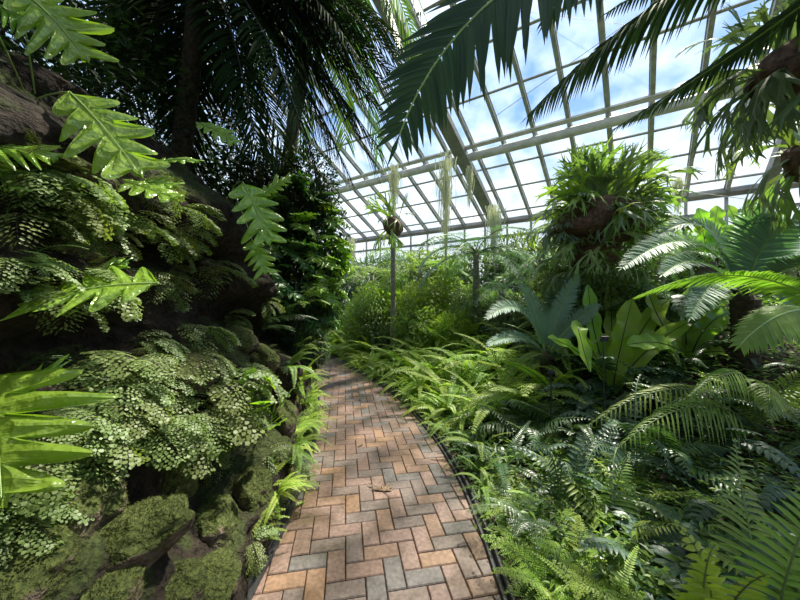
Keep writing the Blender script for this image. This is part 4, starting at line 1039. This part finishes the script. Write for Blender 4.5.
solo(b, [(P(560, 430, 2.0), P(525, 448, 1.8), FW), (P(560, 430, 2.0), P(570, 480, 1.8), FW), (P(580, 430, 2.1), P(610, 440, 2.1), FW)],
     'blue green hard fern near the edging, left of the hanging blue frond', 'hard_fern', 'holly', 18, .10, .020, prof='sword')

# plant labels on stakes, a brown leaf shape standing in for an unclear mark on the path
for i, (px, py, d, w, lab) in enumerate(((604, 339, 2.95, .075, "small black plant label on a stake before the bird's nest fern"), (551, 372, 3.0, .06, 'small black plant label on a stake before the small cycad'))):
    p = P(px, py, d); g = ground(p.x, p.y); root = thing('plant_label', V((p.x, p.y, g)), lab, 'label'); h = p.z-g
    mb = MB(); box(mb, V((0, 0, h)), V((w/2, 0, 0)), V((0, .002, .001)), V((0, -.012, w*.36))); obj('plate', mb.mesh('plate', M['sign']), root)
    mb = MB(); box(mb, V((0, .004, h/2)), V((.005, 0, 0)), V((0, .003, 0)), V((0, 0, h/2))); obj('stake', mb.mesh('stake', M['black']), root)
def on_path(px, py): d = EYE*F/(py-300); return P(px, py, d)
c = on_path(384, 492); root = thing('leaf_shape', c+V((0, 0, .004)), 'brown forked leaf shape lying on the brick path', 'leaf')
rnd = random.Random(2); mb = MB()
for a, l in ((2.6, .16), (2.9, .11), (1.2, .10), (.7, .09), (1.8, .09), (.2, .07)):
    leaflet(mb, V((0, 0, .003)), V((math.cos(a), math.sin(a), .05)), Z and V(Z), l, .022, 4, .0, 0, .25, .4)
obj('leaf_blade', mb.mesh('leaf_blade', M['dry']), root)
mb = MB(); tube(mb, [V((-.01, .0, .004)), V((.03, -.05, .006)), V((.05, -.09, .004))], .003, .002, 5); obj('leaf_stalk', mb.mesh('leaf_stalk', M['stemdk']), root)
for i, (px, py, lab) in enumerate(((296, 507, 'small green fallen leaflet near the left path edge'), (358, 447, 'small brown fallen leaflet in the middle of the path'))):
    mb = MB(); leaflet(mb, V((0, 0, .005)), V((.7, .7, .05)), V(Z), .07, .03, 4, 0, 0, .2, .4)
    tag(obj('fallen_leaflet', mb.mesh('fallen_leaflet', M['lobed'] if i == 0 else M['dry']), None, on_path(px, py)), lab, 'leaf')

# ------------------------------------------------------------------ light, sky, camera
wd = bpy.data.worlds.new('World'); sc.world = wd; wd.use_nodes = True; nt = wd.node_tree; nt.nodes.clear(); L = nt.links.new
out = nt.nodes.new('ShaderNodeOutputWorld'); bg = nt.nodes.new('ShaderNodeBackground'); L(bg.outputs[0], out.inputs[0])
tc = nt.nodes.new('ShaderNodeTexCoord'); sx = nt.nodes.new('ShaderNodeSeparateXYZ'); L(tc.outputs['Generated'], sx.inputs[0])
rp = ramp(nt, [(.0, (.30, .33, .30)), (.02, (.9, .95, 1.)), (.28, (.70, .83, 1.)), (.42, (.36, .60, 1.)), (.52, (.20, .44, .95)), (.66, (.25, .48, .95)), (.80, (.85, .88, .9)), (1., (.9, .92, .92))]); L(sx.outputs['Z'], rp.inputs[0])
nz = node(nt, 'ShaderNodeTexNoise', Scale=2.2, Detail=6.0); L(tc.outputs['Generated'], nz.inputs['Vector'])
cr = ramp(nt, [(.66, (0, 0, 0)), (.95, (1, 1, 1))]); L(nz.outputs['Fac'], cr.inputs[0])
mx = node(nt, 'ShaderNodeMix', data_type='RGBA'); L(cr.outputs[0], mx.inputs[0]); L(rp.outputs[0], mx.inputs[6]); mx.inputs[7].default_value = (.95, .97, 1, 1)
L(mx.outputs[2], bg.inputs['Color']); bg.inputs['Strength'].default_value = 1.0
sun = bpy.data.lights.new('sun', 'SUN'); sun.energy = 11.0; sun.angle = math.radians(2.4); sun.color = (1., .92, .78)
so = bpy.data.objects.new('sun', sun); COL.objects.link(so)
az, el = math.radians(48), math.radians(60)
sd = V((math.sin(az)*math.cos(el), math.cos(az)*math.cos(el), math.sin(el)))
so.rotation_euler = (-sd).to_track_quat('-Z', 'Y').to_euler(); so.location = sd*30
cam = bpy.data.cameras.new('camera'); cam.sensor_width = 36; cam.lens = F/800*36; cam.clip_start = .05; cam.clip_end = 300
co = bpy.data.objects.new('camera', cam); COL.objects.link(co); co.location = (0, 0, EYE); co.rotation_euler = (math.pi/2, 0, 0); sc.camera = co
sc.view_settings.view_transform = 'Standard'; sc.view_settings.look = 'None'; sc.view_settings.gamma = 1; sc.view_settings.use_curve_mapping = False
sc.view_settings.exposure = 0.35
sc.cycles.max_bounces = 7; sc.cycles.diffuse_bounces = 3; sc.cycles.glossy_bounces = 2; sc.cycles.transmission_bounces = 4; sc.cycles.transparent_max_bounces = 8
sc.cycles.use_denoising = True; sc.cycles.sample_clamp_indirect = 4
